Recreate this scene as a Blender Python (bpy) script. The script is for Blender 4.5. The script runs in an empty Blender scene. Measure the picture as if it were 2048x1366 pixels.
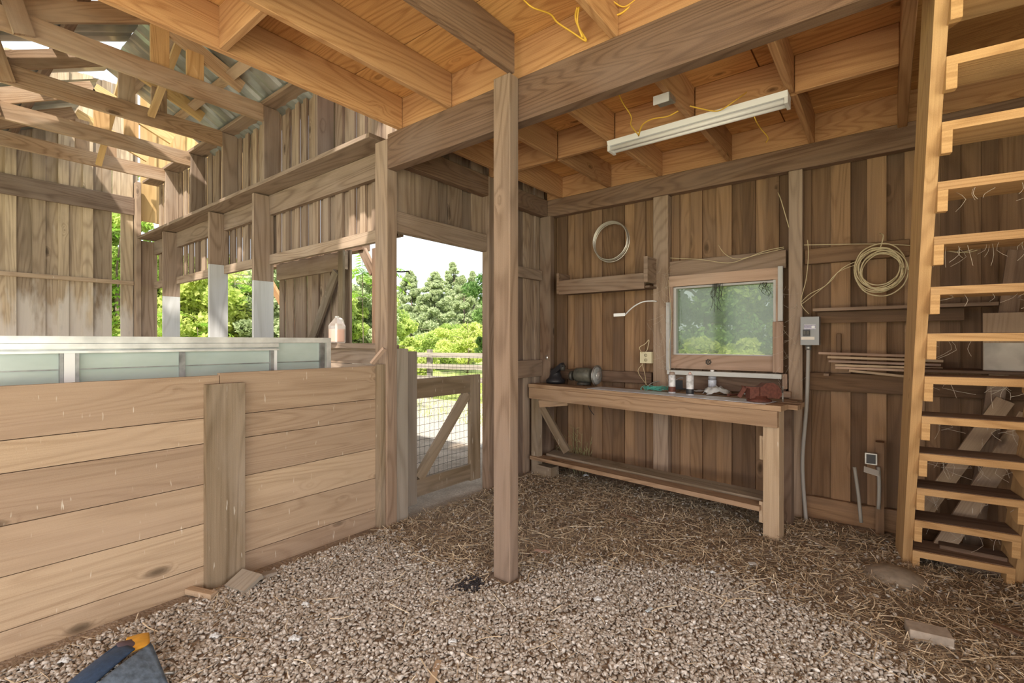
import bpy, math, random
import numpy as np
from mathutils import Vector, Matrix
random.seed(7); rng = np.random.default_rng(7)
SC = bpy.context.scene; COL = SC.collection
R = math.radians
# ---------------------------------------------------------------- camera
F = 957.0; YAW = 38.2; HC = 1.4; CX, CY = 1024.0, 683.0
FW = Vector((-math.sin(R(YAW)), math.cos(R(YAW)), 0)); RT = Vector((math.cos(R(YAW)), math.sin(R(YAW)), 0))
cd = bpy.data.cameras.new('camera'); cam = bpy.data.objects.new('camera', cd); COL.objects.link(cam)
cam.location = (0, 0, HC); cam.rotation_euler = (R(90), 0, R(YAW)); cd.sensor_width = 36; cd.lens = F/2048*36
cd.clip_start = .05; cd.clip_end = 300; SC.camera = cam
# ---------------------------------------------------------------- light
w = bpy.data.worlds.new('sky'); SC.world = w; w.use_nodes = True
bg = w.node_tree.nodes['Background']; bg.inputs[0].default_value = (.86, .93, 1.0, 1); bg.inputs[1].default_value = 1.35
sd = bpy.data.lights.new('sun', 'SUN'); sd.energy = 7.5; sd.angle = R(2); sd.color = (1, .93, .8)
so = bpy.data.objects.new('sun', sd); COL.objects.link(so); so.rotation_euler = (R(36), 0, R(36))
def area(name, loc, rot, sx, sy, e, col):
    d = bpy.data.lights.new(name, 'AREA'); d.shape = 'RECTANGLE'; d.size = sx; d.size_y = sy; d.energy = e; d.color = col
    o = bpy.data.objects.new(name, d); COL.objects.link(o); o.location = loc; o.rotation_euler = rot; return o
# daylight falling in through the wide open barn front behind the camera
area('daylight_open_front', (-.4, -3.3, 1.7), (R(90), 0, 0), 5.0, 3.0, 60, (1, .93, .83))
# daylight through the wide open doorway in the right hand side, behind the camera
area('daylight_side_doorway', (2.9, -1.0, 1.45), (R(90), 0, R(96)), 4.0, 2.7, 135, (1, .93, .84))
# daylight through the open side of the stall wing
# added fill lamp behind the camera, aimed up to brighten the ceiling
area('ceiling_fill', (-.4, -3.6, .05), (R(143), 0, 0), 5.5, 2.2, 190, (1, .86, .68))
area('daylight_stall_side', (-5.6, -2.2, 1.9), (R(90), 0, 0), 5.5, 3.2, 48, (1, .92, .80))
SC.view_settings.view_transform = 'Standard'; SC.view_settings.look = 'None'; SC.view_settings.gamma = 1
SC.view_settings.exposure = 0.30

# ---------------------------------------------------------------- helpers
def P(px, py, X=None, Y=None, Z=None, D=None):
    d = FW + RT*((px-CX)/F) + Vector((0, 0, -(py-CY)/F))
    if X is not None: t = X/d.x
    elif Y is not None: t = Y/d.y
    elif Z is not None: t = (Z-HC)/d.z
    else: t = D
    return Vector((0, 0, HC)) + d*t

class MB:
    def __init__(s, M=None): s.v = []; s.f = []; s.uv = []; s.t = []; s.M = M; s.sm = []
    def poly(s, pts, uvs, tint, smooth=False):
        n = len(s.v); s.v += [tuple(p) for p in pts]; s.f.append(list(range(n, n+len(pts)))); s.uv += uvs; s.t += [tint]*len(pts); s.sm.append(smooth)
    def hexa(s, o, L, W, T, tint=None):
        # o corner; L, W, T full edge vectors (L = grain direction)
        o, L, W, T = Vector(o), Vector(L), Vector(W), Vector(T)
        if s.M: o = s.M @ o; m3 = s.M.to_3x3(); L = m3@L; W = m3@W; T = m3@T
        if L.cross(W).dot(T) < 0: o = o+W; W = -W
        if tint is None: tint = random.random()
        a, b = random.uniform(0, 50), random.uniform(0, 50); l, w_, t = L.length, W.length, T.length
        n = len(s.v); c = [o, o+L, o+L+W, o+W, o+T, o+L+T, o+L+W+T, o+W+T]; s.v += [tuple(p) for p in c]
        def q(i, uvs): s.f.append([n+k for k in i]); s.uv.extend([(a+x, b+y) for x, y in uvs]); s.t.extend([tint]*4); s.sm.append(False)
        q((0, 3, 2, 1), [(0, 0), (0, w_), (l, w_), (l, 0)]); q((4, 5, 6, 7), [(0, 0), (l, 0), (l, w_), (0, w_)])
        q((0, 1, 5, 4), [(0, -.02), (l, -.02), (l, -.02-t), (0, -.02-t)]); q((3, 7, 6, 2), [(0, w_+.02), (0, w_+t+.02), (l, w_+t+.02), (l, w_+.02)])
        q((0, 4, 7, 3), [(9, 0), (9+t*.3, 0), (9+t*.3, w_), (9, w_)]); q((1, 2, 6, 5), [(7, 0), (7, w_), (7+t*.3, w_), (7+t*.3, 0)])
    def bx(s, x0, x1, y0, y1, z0, z1, tint=None):
        d = (x1-x0, y1-y0, z1-z0); e = [Vector((d[0], 0, 0)), Vector((0, d[1], 0)), Vector((0, 0, d[2]))]
        o = sorted(range(3), key=lambda i: -abs(d[i])); s.hexa((x0, y0, z0), e[o[0]], e[o[1]], e[o[2]], tint)
    def bar(s, p0, p1, w_, t, side=(0, 0, 1), tint=None):
        # board centred on p0-p1; w_ across along 'side', t thickness on the third axis
        p0, p1 = Vector(p0), Vector(p1); L = p1-p0; d = L.normalized(); sd_ = Vector(side); sd_ = (sd_-d*sd_.dot(d)).normalized(); n = d.cross(sd_)
        s.hexa(p0-sd_*w_/2-n*t/2, L, sd_*w_, n*t, tint)
    def tube(s, pts, r, k=8, smooth=3, tint=.5, cap=True, flat=None):
        pts = [Vector(p) for p in pts]
        if smooth > 1 and len(pts) > 2:
            q = [];
            for i in range(len(pts)-1):
                a, b, c, d = pts[max(i-1, 0)], pts[i], pts[i+1], pts[min(i+2, len(pts)-1)]
                for j in range(smooth):
                    u = j/smooth; q.append(.5*((2*b)+(c-a)*u+(2*a-5*b+4*c-d)*u*u+(3*b-a-3*c+d)*u**3))
            q.append(pts[-1]); pts = q
        n0 = len(s.v); up = Vector((0, 0, 1)); L = 0
        for i, p in enumerate(pts):
            d = (pts[min(i+1, len(pts)-1)]-pts[max(i-1, 0)]).normalized()
            if abs(d.dot(up)) > .95: up = Vector((1, 0, 0)) if abs(d.x) < .9 else Vector((0, 1, 0))
            a = d.cross(up).normalized(); b = a.cross(d); up = b
            rr = r[min(i, len(r)-1)] if isinstance(r, (list, tuple)) else r
            for j in range(k):
                th = 2*math.pi*j/k; q = p+a*math.cos(th)*rr+b*math.sin(th)*rr*(flat or 1)
                s.v.append(tuple(s.M@q if s.M else q))
        for i in range(len(pts)-1):
            for j in range(k):
                j2 = (j+1) % k; s.f.append([n0+i*k+j, n0+i*k+j2, n0+(i+1)*k+j2, n0+(i+1)*k+j][::-1])
                s.uv += [(i*.05, j*.02)]*4; s.t += [tint]*4; s.sm.append(True)
        if cap:
            for base, rev in ((n0, False), (n0+(len(pts)-1)*k, True)):
                f = [base+j for j in range(k)]; s.f.append(f[::-1] if rev else f); s.uv += [(0, 0)]*k; s.t += [tint]*k; s.sm.append(False)
    def cyl(s, p0, p1, r, k=16, tint=.5): s.tube([p0, p1], r, k, 1, tint)
    def lathe(s, c, prof, k=24, axis=(0, 0, 1), tint=.5):
        ax = Vector(axis).normalized(); a = ax.orthogonal().normalized(); b = ax.cross(a); n0 = len(s.v); c = Vector(c)
        for r, h in prof:
            for j in range(k):
                th = 2*math.pi*j/k; q = c+ax*h+(a*math.cos(th)+b*math.sin(th))*max(r, 1e-4); s.v.append(tuple(s.M@q if s.M else q))
        for i in range(len(prof)-1):
            for j in range(k):
                j2 = (j+1) % k; s.f.append([n0+i*k+j, n0+i*k+j2, n0+(i+1)*k+j2, n0+(i+1)*k+j]); s.uv += [(0, 0)]*4; s.t += [tint]*4; s.sm.append(True)
    def grid(s, g_):
        n0 = len(s.v); a, b = len(g_), len(g_[0])
        for row in g_: s.v += [tuple(p) for p in row]
        for i in range(a-1):
            for j in range(b-1): s.f.append([n0+i*b+j, n0+(i+1)*b+j, n0+(i+1)*b+j+1, n0+i*b+j+1]); s.uv += [(0, 0)]*4; s.t += [.5]*4; s.sm.append(True)
    def build(s, name, mat, parent=None):
        me = bpy.data.meshes.new(name); me.from_pydata(s.v, [], s.f); me.materials.append(mat)
        uvl = me.uv_layers.new(name='UVMap'); uvl.data.foreach_set('uv', np.array(s.uv, dtype=np.float32).ravel())
        ca = me.attributes.new('tint', 'FLOAT', 'CORNER'); ca.data.foreach_set('value', np.array(s.t, dtype=np.float32))
        me.polygons.foreach_set('use_smooth', s.sm); me.update()
        o = bpy.data.objects.new(name, me); COL.objects.link(o)
        if parent: o.parent = parent
        return o
def tag(o, label, cat, group=None, kind=None):
    if label: o['label'] = label
    if cat: o['category'] = cat
    if group: o['group'] = group
    if kind: o['kind'] = kind
    return o
def empty(name, loc, label, cat, group=None):
    o = bpy.data.objects.new(name, None); COL.objects.link(o); o.location = loc; o.empty_display_size = .1
    return tag(o, label, cat, group)
def child(mb, name, mat, root, label=None):
    # mesh built in world coordinates, parented to an unrotated empty
    o = mb.build(name, mat); o.parent = root
    loc = Vector(root.location); r = root.parent
    while r is not None: loc = loc+Vector(r.location); r = r.parent
    if root.type == 'EMPTY' or root.parent is None: o.matrix_parent_inverse = Matrix.Translation(-loc)
    if label: o['label'] = label
    return o
def numpy_mesh(name, V, Fc, mat, tint=None, smooth=False):
    me = bpy.data.meshes.new(name); nv, nf, k = len(V), len(Fc), Fc.shape[1]
    me.vertices.add(nv); me.vertices.foreach_set('co', V.astype(np.float32).ravel())
    me.loops.add(nf*k); me.loops.foreach_set('vertex_index', Fc.astype(np.int32).ravel())
    me.polygons.add(nf); me.polygons.foreach_set('loop_start', np.arange(0, nf*k, k, dtype=np.int32))
    me.update(calc_edges=True); me.materials.append(mat)
    if tint is not None:
        ca = me.attributes.new('tint', 'FLOAT', 'POINT'); ca.data.foreach_set('value', tint.astype(np.float32))
    if smooth: me.polygons.foreach_set('use_smooth', [True]*nf)
    o = bpy.data.objects.new(name, me); COL.objects.link(o); return o

# ---------------------------------------------------------------- materials
class NT:
    def __init__(s, name):
        s.m = bpy.data.materials.new(name); s.m.use_nodes = True; s.t = s.m.node_tree; s.t.nodes.clear()
        s.out = s.t.nodes.new('ShaderNodeOutputMaterial')
    def n(s, typ, **kw):
        nd = s.t.nodes.new('ShaderNode'+typ)
        for k, v in kw.items():
            if k.startswith('i_'):
                key = k[2:]; key = int(key) if key.isdigit() else key.replace('_', ' ')
                if isinstance(v, bpy.types.NodeSocket): s.t.links.new(v, nd.inputs[key])
                else: nd.inputs[key].default_value = v
            else: setattr(nd, k, v)
        return nd
    def math(s, op, a, b=0.0, c=None):
        nd = s.t.nodes.new('ShaderNodeMath'); nd.operation = op
        for i, v in enumerate([a, b] + ([c] if c is not None else [])):
            if isinstance(v, bpy.types.NodeSocket): s.t.links.new(v, nd.inputs[i])
            else: nd.inputs[i].default_value = v
        return nd.outputs[0]
    def mix(s, fac, a, b, mode='MIX'):
        nd = s.t.nodes.new('ShaderNodeMix'); nd.data_type = 'RGBA'; nd.blend_type = mode
        for i, v in ((0, fac), (6, a), (7, b)):
            if isinstance(v, bpy.types.NodeSocket): s.t.links.new(v, nd.inputs[i])
            else: nd.inputs[i].default_value = v if i == 0 else (*v, 1) if len(v) == 3 else v
        return nd.outputs[2]
    def ramp(s, fac, stops):
        nd = s.t.nodes.new('ShaderNodeValToRGB'); s.t.links.new(fac, nd.inputs[0]); e = nd.color_ramp.elements
        e[0].position = stops[0][0]; e[1].position = stops[-1][0]
        for p, c in stops[1:-1]: e.new(p)
        for el, (p, c) in zip(sorted(e, key=lambda x: x.position), stops): el.color = (*c, 1) if len(c) == 3 else (c[0],)*3+(1,)
        return nd.outputs[0]
    def surf(s, sh): s.t.links.new(sh, s.out.inputs[0]); return s.m

def wood(name, light, dark, weather=(.45, .38, .32), wamt=.3, ring=26, rough=.8, knots=.5, vary=.35, bump=.25, stain=.5, whitewash=0, splash=0, grain=1.0):
    N = NT(name); uv = N.n('UVMap', uv_map='UVMap').outputs[0]
    def nz(sx, sy, scale, detail=3, dist=0, off=0):
        mp = N.n('Mapping', i_Vector=uv, i_Scale=(sx, sy, 1), i_Location=(off, off, 0)).outputs[0]
        return N.n('TexNoise', i_Vector=mp, i_Scale=scale, i_Detail=float(detail), i_Roughness=.55, i_Distortion=dist).outputs[0]
    # knots: sparse stretched cells
    kw = N.n('TexNoise', i_Vector=uv, i_Scale=14.0, i_Detail=2.0).outputs['Color']
    kuv = N.n('VectorMath', operation='ADD', i_0=N.n('Mapping', i_Vector=uv, i_Scale=(3.6, 8.5, 1)).outputs[0], i_1=N.n('VectorMath', operation='SCALE', i_0=kw, i_Scale=.12).outputs[0]).outputs[0]
    kv = N.n('TexVoronoi', i_Vector=kuv, i_Scale=1.0, i_Randomness=1.0)
    kd = kv.outputs['Distance']
    ksel = N.n('SeparateColor', i_0=kv.outputs['Color']).outputs[0]
    kon = N.math('GREATER_THAN', ksel, 1-knots*.16)
    ksz = N.math('MULTIPLY', N.math('ADD', N.n('SeparateColor', i_0=kv.outputs['Color']).outputs[1], .5), 1.0)
    kfall = N.math('MULTIPLY', N.math('POWER', N.math('MAXIMUM', N.math('SUBTRACT', 1.0, N.math('MULTIPLY', kd, 2.2)), 0.0), 2.0), kon)
    base = nz(.3, 2.6, 1.0, 2, .35)
    fld = N.math('ADD', N.math('MULTIPLY', base, float(ring)), N.math('MULTIPLY', kfall, 4.0))
    fld = N.math('ADD', fld, N.math('MULTIPLY', nz(2, 40, 1.0, 2, 0, 9.1), .25))
    rg = N.math('ADD', N.math('MULTIPLY', N.math('SINE', N.math('MULTIPLY', fld, 7.0)), .5), .5)
    rg = N.math('POWER', rg, 3.0)
    fine = nz(2.5, 190, 1.0, 5, .1, 3.1); fine3 = nz(.4, 30, 1.0, 4, .25, 5.5)
    fine2 = nz(9, 420, 1.0, 2, 0, 7.7); grit = nz(220, 260, 1.0, 2, 0, 1.7)
    blot = nz(.9, 2.2, 1.3, 4, .4, 11.3)
    f = N.math('ADD', N.math('MULTIPLY', rg, grain*.34), N.math('ADD', N.math('MULTIPLY', fine, .75), N.math('MULTIPLY', fine3, .45)))
    f = N.math('ADD', f, N.math('MULTIPLY', N.math('SUBTRACT', grit, .5), .45))
    f = N.math('SUBTRACT', f, .22)
    col = N.ramp(f, [(.15, light), (.5, tuple(.55*a+.45*b for a, b in zip(light, dark))), (.95, dark)])
    wf = N.ramp(blot, [(.42, (0,)), (.7, (1,))])
    col = N.mix(N.math('MULTIPLY', wf, wamt), col, weather)
    st = N.ramp(nz(.5, 9, 1.6, 4, .6, 21), [(.5, (0,)), (.78, (1,))])
    col = N.mix(N.math('MULTIPLY', st, stain*.6), col, tuple(c*.35 for c in dark))
    kc = N.ramp(N.math('DIVIDE', kd, ksz), [(.05, (1,)), (.13, (.7,)), (.22, (0,))])
    col = N.mix(N.math('MULTIPLY', N.math('MULTIPLY', kc, kon), .85), col, tuple(c*.30 for c in dark))
    tn = N.n('Attribute', attribute_name='tint').outputs['Fac']
    v = N.math('ADD', N.math('MULTIPLY', tn, vary*1.3), 1-vary*.75)
    g = N.n('CombineColor', i_0=v, i_1=N.math('MULTIPLY', v, N.math('ADD', .985, N.math('MULTIPLY', tn, .03))), i_2=v).outputs[0]
    col = N.mix(1.0, col, g, 'MULTIPLY')
    if whitewash:
        ob = N.n('TexCoord').outputs['Object']
        wn = N.n('TexNoise', i_Vector=N.n('Mapping', i_Vector=ob, i_Scale=(3, 3, .8)).outputs[0], i_Scale=2.2, i_Detail=5.0).outputs[0]
        z = N.n('SeparateXYZ', i_0=ob).outputs[2]
        zz = N.ramp(N.math('MULTIPLY', z, .25), [(.38, (1,)), (.64, (0,))])
        wf2 = N.ramp(N.math('ADD', N.math('MULTIPLY', wn, .9), N.math('MULTIPLY', zz, .45)), [(.62, (0,)), (.8, (1,))])
        col = N.mix(N.math('MULTIPLY', wf2, whitewash), col, (.66, .60, .55))
    if splash:
        ob = N.n('TexCoord').outputs['Object']
        sv = N.n('TexNoise', i_Vector=N.n('Mapping', i_Vector=ob, i_Scale=(60, 60, 9)).outputs[0], i_Scale=1.0, i_Detail=2.0).outputs[0]
        col = N.mix(N.math('MULTIPLY', N.ramp(sv, [(.70, (0,)), (.75, (1,))]), splash), col, (.75, .70, .62))
    h = N.math('ADD', N.math('MULTIPLY', f, -1.0), N.math('MULTIPLY', fine2, -.5))
    bp = N.n('Bump', i_Height=h, i_Strength=bump, i_Distance=.004).outputs[0]
    b = N.n('BsdfPrincipled', i_Base_Color=col, i_Roughness=rough, i_Normal=bp); b.inputs['Specular IOR Level'].default_value = .2
    return N.surf(b.outputs[0])
def plain(name, col, rough=.6, metal=0, noise=0, nscale=20, trans=0, ior=1.45, bump=0, spec=.5):
    N = NT(name); c = (*col, 1)
    b = N.n('BsdfPrincipled', i_Roughness=rough, i_Metallic=metal); b.inputs['Base Color'].default_value = c; b.inputs['Specular IOR Level'].default_value = spec
    if trans: b.inputs['Transmission Weight'].default_value = trans; b.inputs['IOR'].default_value = ior
    if noise or bump:
        ob = N.n('TexCoord').outputs['Object']; nz = N.n('TexNoise', i_Vector=ob, i_Scale=float(nscale), i_Detail=5.0).outputs[0]
        if noise:
            cc = N.mix(N.ramp(nz, [(.35, (0,)), (.7, (1,))]), tuple(min(1, x*(1+noise*.3)) for x in col), tuple(x*(1-noise) for x in col)); N.t.links.new(cc, b.inputs['Base Color'])
        if bump: N.t.links.new(N.n('Bump', i_Height=nz, i_Strength=bump, i_Distance=.005).outputs[0], b.inputs['Normal'])
    return N.surf(b.outputs[0])
def leafmat(name, a, b, tr=.5):
    N = NT(name); tn = N.n('Attribute', attribute_name='tint').outputs['Fac']; col = N.mix(tn, a, b)
    d = N.n('BsdfDiffuse', i_Color=col); t = N.n('BsdfTranslucent', i_Color=col)
    return N.surf(N.n('MixShader', i_0=tr, i_1=d.outputs[0], i_2=t.outputs[0]).outputs[0])

WBEAM = wood('dusty_beam_wood', (.28, .175, .115), (.11, .06, .038), weather=(.30, .22, .18), wamt=.45, ring=30)
WPOST = wood('weathered_post_wood', (.40, .29, .215), (.19, .125, .085), weather=(.33, .26, .22), wamt=.5, ring=16, knots=.3)
WJOIST = wood('warm_pine_joist', (.62, .36, .18), (.35, .165, .07), weather=(.38, .23, .14), wamt=.35, ring=30, stain=.3)
WPLY = wood('loft_plywood', (.84, .50, .21), (.46, .22, .075), weather=(.58, .30, .12), wamt=.3, ring=30, knots=.55, vary=.12, stain=.15)
WSTALL = wood('stall_plank_wood', (.50, .375, .265), (.29, .195, .125), weather=(.46, .34, .25), wamt=.5, ring=20, grain=.75, knots=1.2, vary=.22, stain=.25, splash=.6)
WSTUD = wood('greyed_stall_board', (.32, .245, .17), (.16, .115, .07), wamt=.5, knots=.1, ring=14, splash=.5)
WBACK = wood('back_wall_boards', (.33, .20, .115), (.14, .078, .042), weather=(.20, .135, .10), wamt=.6, ring=14, grain=.7, knots=.35, vary=.6, stain=.6)
WLEFT = wood('left_wall_boards', (.34, .25, .19), (.155, .10, .07), weather=(.40, .32, .27), wamt=.5, ring=16, knots=.3, vary=.45, stain=.45)
WFAR = wood('stall_end_boards', (.55, .43, .31), (.28, .20, .135), weather=(.20, .15, .11), wamt=.5, ring=16, knots=.5, vary=.5, stain=.8, whitewash=.75)
WTRUSS = wood('truss_timber', (.42, .275, .175), (.20, .115, .065), weather=(.55, .44, .34), wamt=.6, ring=24, stain=.4)
WGOLD = wood('fresh_gable_boards', (.74, .50, .24), (.46, .28, .11), wamt=.2, ring=14, knots=.3, vary=.3, stain=.2)
WSTAIR = wood('golden_stair_timber', (.62, .39, .19), (.36, .20, .085), weather=(.45, .30, .18), wamt=.3, ring=24, vary=.2, stain=.2)
WGREY = wood('silvered_wood', (.40, .36, .31), (.24, .20, .16), wamt=.4, ring=12, knots=.1, vary=.3)
WBENCH = wood('workbench_wood', (.46, .31, .20), (.22, .13, .075), weather=(.36, .25, .18), wamt=.5, ring=22, knots=.3, vary=.3)
WDARK = wood('dirty_dark_wood', (.26, .17, .12), (.12, .07, .045), wamt=.3, ring=16, vary=.4)
WPAINT = wood('peeling_white_paint_board', (.60, .60, .61), (.42, .41, .40), weather=(.6, .6, .6), wamt=.3, ring=10, knots=0, vary=.15, stain=.25)
WPINK = wood('bare_trim_wood', (.52, .36, .28), (.30, .19, .13), wamt=.3, ring=16, knots=.2)
ALU = plain('dull_aluminium', (.74, .75, .74), .42, .35, noise=.3, nscale=9)
ALUD = plain('grimy_aluminium', (.36, .36, .36), .5, .6, noise=.5, nscale=12)
WHITE = plain('white_enamel', (.85, .86, .88), .35)
TUBE = plain('white_lamp_tube', (.90, .90, .92), .3)
STEEL = plain('galvanised_steel', (.45, .44, .42), .45, .8, noise=.3)
WIRE = plain('dark_wire', (.05, .05, .045), .6, .3)
YEL = plain('yellow_cable_jacket', (.86, .55, .07), .45)
CREAMC = plain('cream_cable_jacket', (.62, .52, .33), .5)
RUST = plain('rusty_red_iron', (.15, .05, .035), .6, .25, noise=.35, nscale=60, bump=.1)
GREY = plain('grey_painted_steel', (.30, .31, .33), .5, .1)
BLACK = plain('black_plastic', (.02, .02, .025), .45)
DGREY = plain('dark_grey_iron', (.10, .095, .085), .55, .4, noise=.4)
CREAM = plain('cream_plastic', (.62, .56, .38), .5)
TEAL = plain('teal_cord', (.10, .45, .38), .6)
PAPER = plain('crumpled_white_plastic', (.62, .64, .66), .4, bump=.6, nscale=60)
NAVY = plain('navy_canvas', (.035, .075, .16), .8, noise=.25, nscale=60, bump=.4)
DENIM = plain('blue_grey_canvas', (.13, .18, .25), .75, noise=.45, nscale=45, bump=.6)
ORNG = plain('yellow_fabric', (.80, .43, .05), .7, noise=.2, bump=.2)
STRAWM = None

# ---------------------------------------------------------------- ground and floor
def floormat():
    N = NT('trodden_dirt'); ob = N.n('TexCoord').outputs['Object']
    a = N.n('TexNoise', i_Vector=ob, i_Scale=3.0, i_Detail=8.0, i_Roughness=.65).outputs[0]; b = N.n('TexNoise', i_Vector=ob, i_Scale=60.0, i_Detail=4.0).outputs[0]
    c = N.mix(N.ramp(b, [(.35, (0,)), (.65, (1,))]), (.25, .19, .145), (.42, .34, .27)); c = N.mix(N.ramp(a, [(.4, (0,)), (.65, (1,))]), c, (.20, .15, .11))
    bs = N.n('BsdfPrincipled', i_Base_Color=c, i_Roughness=.95, i_Normal=N.n('Bump', i_Height=b, i_Strength=.8, i_Distance=.02).outputs[0])
    return N.surf(bs.outputs[0])
def grassmat():
    N = NT('meadow_grass'); ob = N.n('TexCoord').outputs['Object']
    a = N.n('TexNoise', i_Vector=ob, i_Scale=.6, i_Detail=8.0, i_Roughness=.6).outputs[0]; b = N.n('TexNoise', i_Vector=ob, i_Scale=25.0, i_Detail=5.0).outputs[0]
    c = N.mix(N.ramp(b, [(.3, (0,)), (.7, (1,))]), (.22, .30, .07), (.46, .52, .16)); c = N.mix(N.ramp(a, [(.5, (0,)), (.62, (1,))]), c, (.52, .44, .28))
    return N.surf(N.n('BsdfPrincipled', i_Base_Color=c, i_Roughness=.95).outputs[0])
g = MB(); g.bx(-90, 90, -60, 130, -.6, -.06); o = g.build('ground', grassmat()); tag(o, 'grassy paddock ground outside the barn', 'ground', kind='structure')
g = MB(); g.bx(-9.6, 2.4, -3.6, 4.72, -.05, 0); tag(g.build('floor', floormat()), 'dirt floor of the barn', 'floor', kind='structure')
g = MB(); g.bx(-12, -3.1, 2.7, 8.2, -.055, -.03); tag(g.build('gravel_yard', plain('pale_yard_gravel', (.42, .37, .32), .95, noise=.5, nscale=40, bump=.8)), 'pale gravel apron outside the gate', 'yard', kind='structure')

ICO_V = []; ph = (1+5**.5)/2
for a, b in ((1, ph), (-1, ph), (1, -ph), (-1, -ph)): ICO_V += [(0, a, b), (a, b, 0), (b, 0, a)]
ICO_V = np.array(ICO_V)/math.sqrt(1+ph*ph)
def ico_faces():
    f = []
    for i in range(12):
        for j in range(i+1, 12):
            for k in range(j+1, 12):
                A, B, C_ = ICO_V[i], ICO_V[j], ICO_V[k]
                if max(np.linalg.norm(A-B), np.linalg.norm(B-C_), np.linalg.norm(A-C_)) < 1.1:
                    f.append((i, j, k) if np.dot(np.cross(B-A, C_-A), A) > 0 else (i, k, j))
    return np.array(f)
ICO_F = ico_faces()
GP = [P(x, y, Z=0) for x, y in ((-60, 1366), (150, 1275), (420, 1165), (600, 1095), (740, 1062), (830, 1120), (920, 1150), (985, 1172), (1045, 1140), (1220, 1130), (1420, 1140), (1560, 1190), (1700, 1262), (1850, 1366))]
GP = [(p.x, p.y) for p in GP] + [(.15, .55), (-.1, -1.5), (-3.04, -1.5), (-3.04, .1)]
def inpoly(x, y):
    c = np.zeros(len(x), bool)
    for i in range(len(GP)):
        x1, y1 = GP[i]; x2, y2 = GP[i-1]
        cond = ((y1 > y) != (y2 > y)) & (x < (x2-x1)*(y-y1)/(y2-y1+1e-12)+x1); c ^= cond
    return c
def rotm(n, tilt=1.0):
    a = rng.normal(0, 1, (n, 4)); a[:, 1:3] *= tilt; a /= np.linalg.norm(a, axis=1)[:, None]; w_, x, y, z = a.T
    return np.stack([1-2*(y*y+z*z), 2*(x*y-z*w_), 2*(x*z+y*w_), 2*(x*y+z*w_), 1-2*(x*x+z*z), 2*(y*z-x*w_), 2*(x*z-y*w_), 2*(y*z+x*w_), 1-2*(x*x+y*y)], 1).reshape(n, 3, 3)
def in_view(x, y, m=.15):
    d = x*FW.x+y*FW.y; l = x*RT.x+y*RT.y; return (d > .9) & (np.abs(l) < d*1.07+m) & (HC/np.maximum(d, .1)*F < 740)
def floor_free(x, y):
    post = (x > -1.88) & (x < -1.69) & (y > 2.13) & (y < 2.28)
    return (x > -2.955) & (x < .95) & (y < 4.35) & ~post
# gravel
n = 175000; x = rng.uniform(-3.03, 1.8, n); y = rng.uniform(-.2, 4.5, n)
keep = in_view(x, y) & floor_free(x, y); x, y = x[keep], y[keep]; m = len(x)
jx, jy = x+rng.normal(0, .09, m), y+rng.normal(0, .09, m); ins = inpoly(jx, jy)
dens = np.where(ins, .98, .05); keep = rng.random(m) < dens; x, y = x[keep], y[keep]; m = len(x)
S = rng.uniform(.55, 1.25, (m, 1))*np.stack([rng.uniform(.009, .016, m), rng.uniform(.007, .012, m), rng.uniform(.0025, .0055, m)], 1)
V = ICO_V[None]*(1+rng.uniform(-.28, .28, (m, 12, 1))); V = V*S[:, None, :]; V = np.einsum('nij,nkj->nki', rotm(m, .35), V)
V += np.stack([x, y, rng.uniform(.001, .014, m)], 1)[:, None, :]
Fc = (ICO_F[None]+(np.arange(m)*12)[:, None, None]).reshape(-1, 3); tint = np.repeat(rng.random(m), 12)
N = NT('crushed_stone'); tn = N.n('Attribute', attribute_name='tint').outputs['Fac']
c = N.ramp(tn, [(0, (.30, .25, .20)), (.3, (.44, .395, .35)), (.75, (.56, .52, .48)), (1, (.74, .71, .68))])
GRAV = N.surf(N.n('BsdfPrincipled', i_Base_Color=c, i_Roughness=.9).outputs[0])
tag(numpy_mesh('gravel', V.reshape(-1, 3), Fc, GRAV, tint), 'loose crushed grey gravel spread over the barn floor', 'gravel', kind='stuff')
# straw
n = 70000; x = rng.uniform(-3.0, 1.8, n); y = rng.uniform(.2, 4.45, n)
keep = in_view(x, y) & floor_free(x, y); x, y = x[keep], y[keep]; m = len(x)
ins = inpoly(x+rng.normal(0, .1, m), y+rng.normal(0, .1, m)); pr = np.where(ins, .05, 1.0)
for px_, py_, rr_ in ((435, 1222, .12), (600, 1120, .10), (690, 1075, .10), (470, 1290, .07), (880, 1210, .10)):
    q_ = P(px_, py_, Z=0); pr = np.maximum(pr, .55*np.exp(-((x-q_.x)**2+(y-q_.y)**2)/rr_**2))
keep = rng.random(m) < pr; x, y = x[keep], y[keep]; m = len(x)
L = rng.gamma(2.2, .022, m)+.015; a = rng.uniform(0, 2*math.pi, m); W_ = rng.uniform(.0009, .0021, m); bend = rng.normal(0, .12, m); z0 = rng.uniform(.003, .022, m); sl = rng.normal(0, .012, m)
dx, dy = np.cos(a), np.sin(a); Vs = []
for k, tt in enumerate((-.5, 0, .5)):
    cx = x+dx*L*tt-dy*bend*L*(tt*tt*4); cy = y+dy*L*tt+dx*bend*L*(tt*tt*4); cz = np.maximum(z0+sl*tt*2, .002)
    for s_ in (-1, 1): Vs.append(np.stack([cx-dy*W_*s_, cy+dx*W_*s_, cz+s_*W_*.5], 1))
V = np.stack(Vs, 1); Fq = np.array([[0, 1, 3, 2], [2, 3, 5, 4]]); Fc = (Fq[None]+(np.arange(m)*6)[:, None, None]).reshape(-1, 4)
N = NT('old_straw'); tn = N.n('Attribute', attribute_name='tint').outputs['Fac']
c = N.ramp(tn, [(0, (.20, .14, .09)), (.45, (.40, .31, .21)), (.8, (.58, .47, .33)), (1, (.80, .70, .54))])
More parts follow.
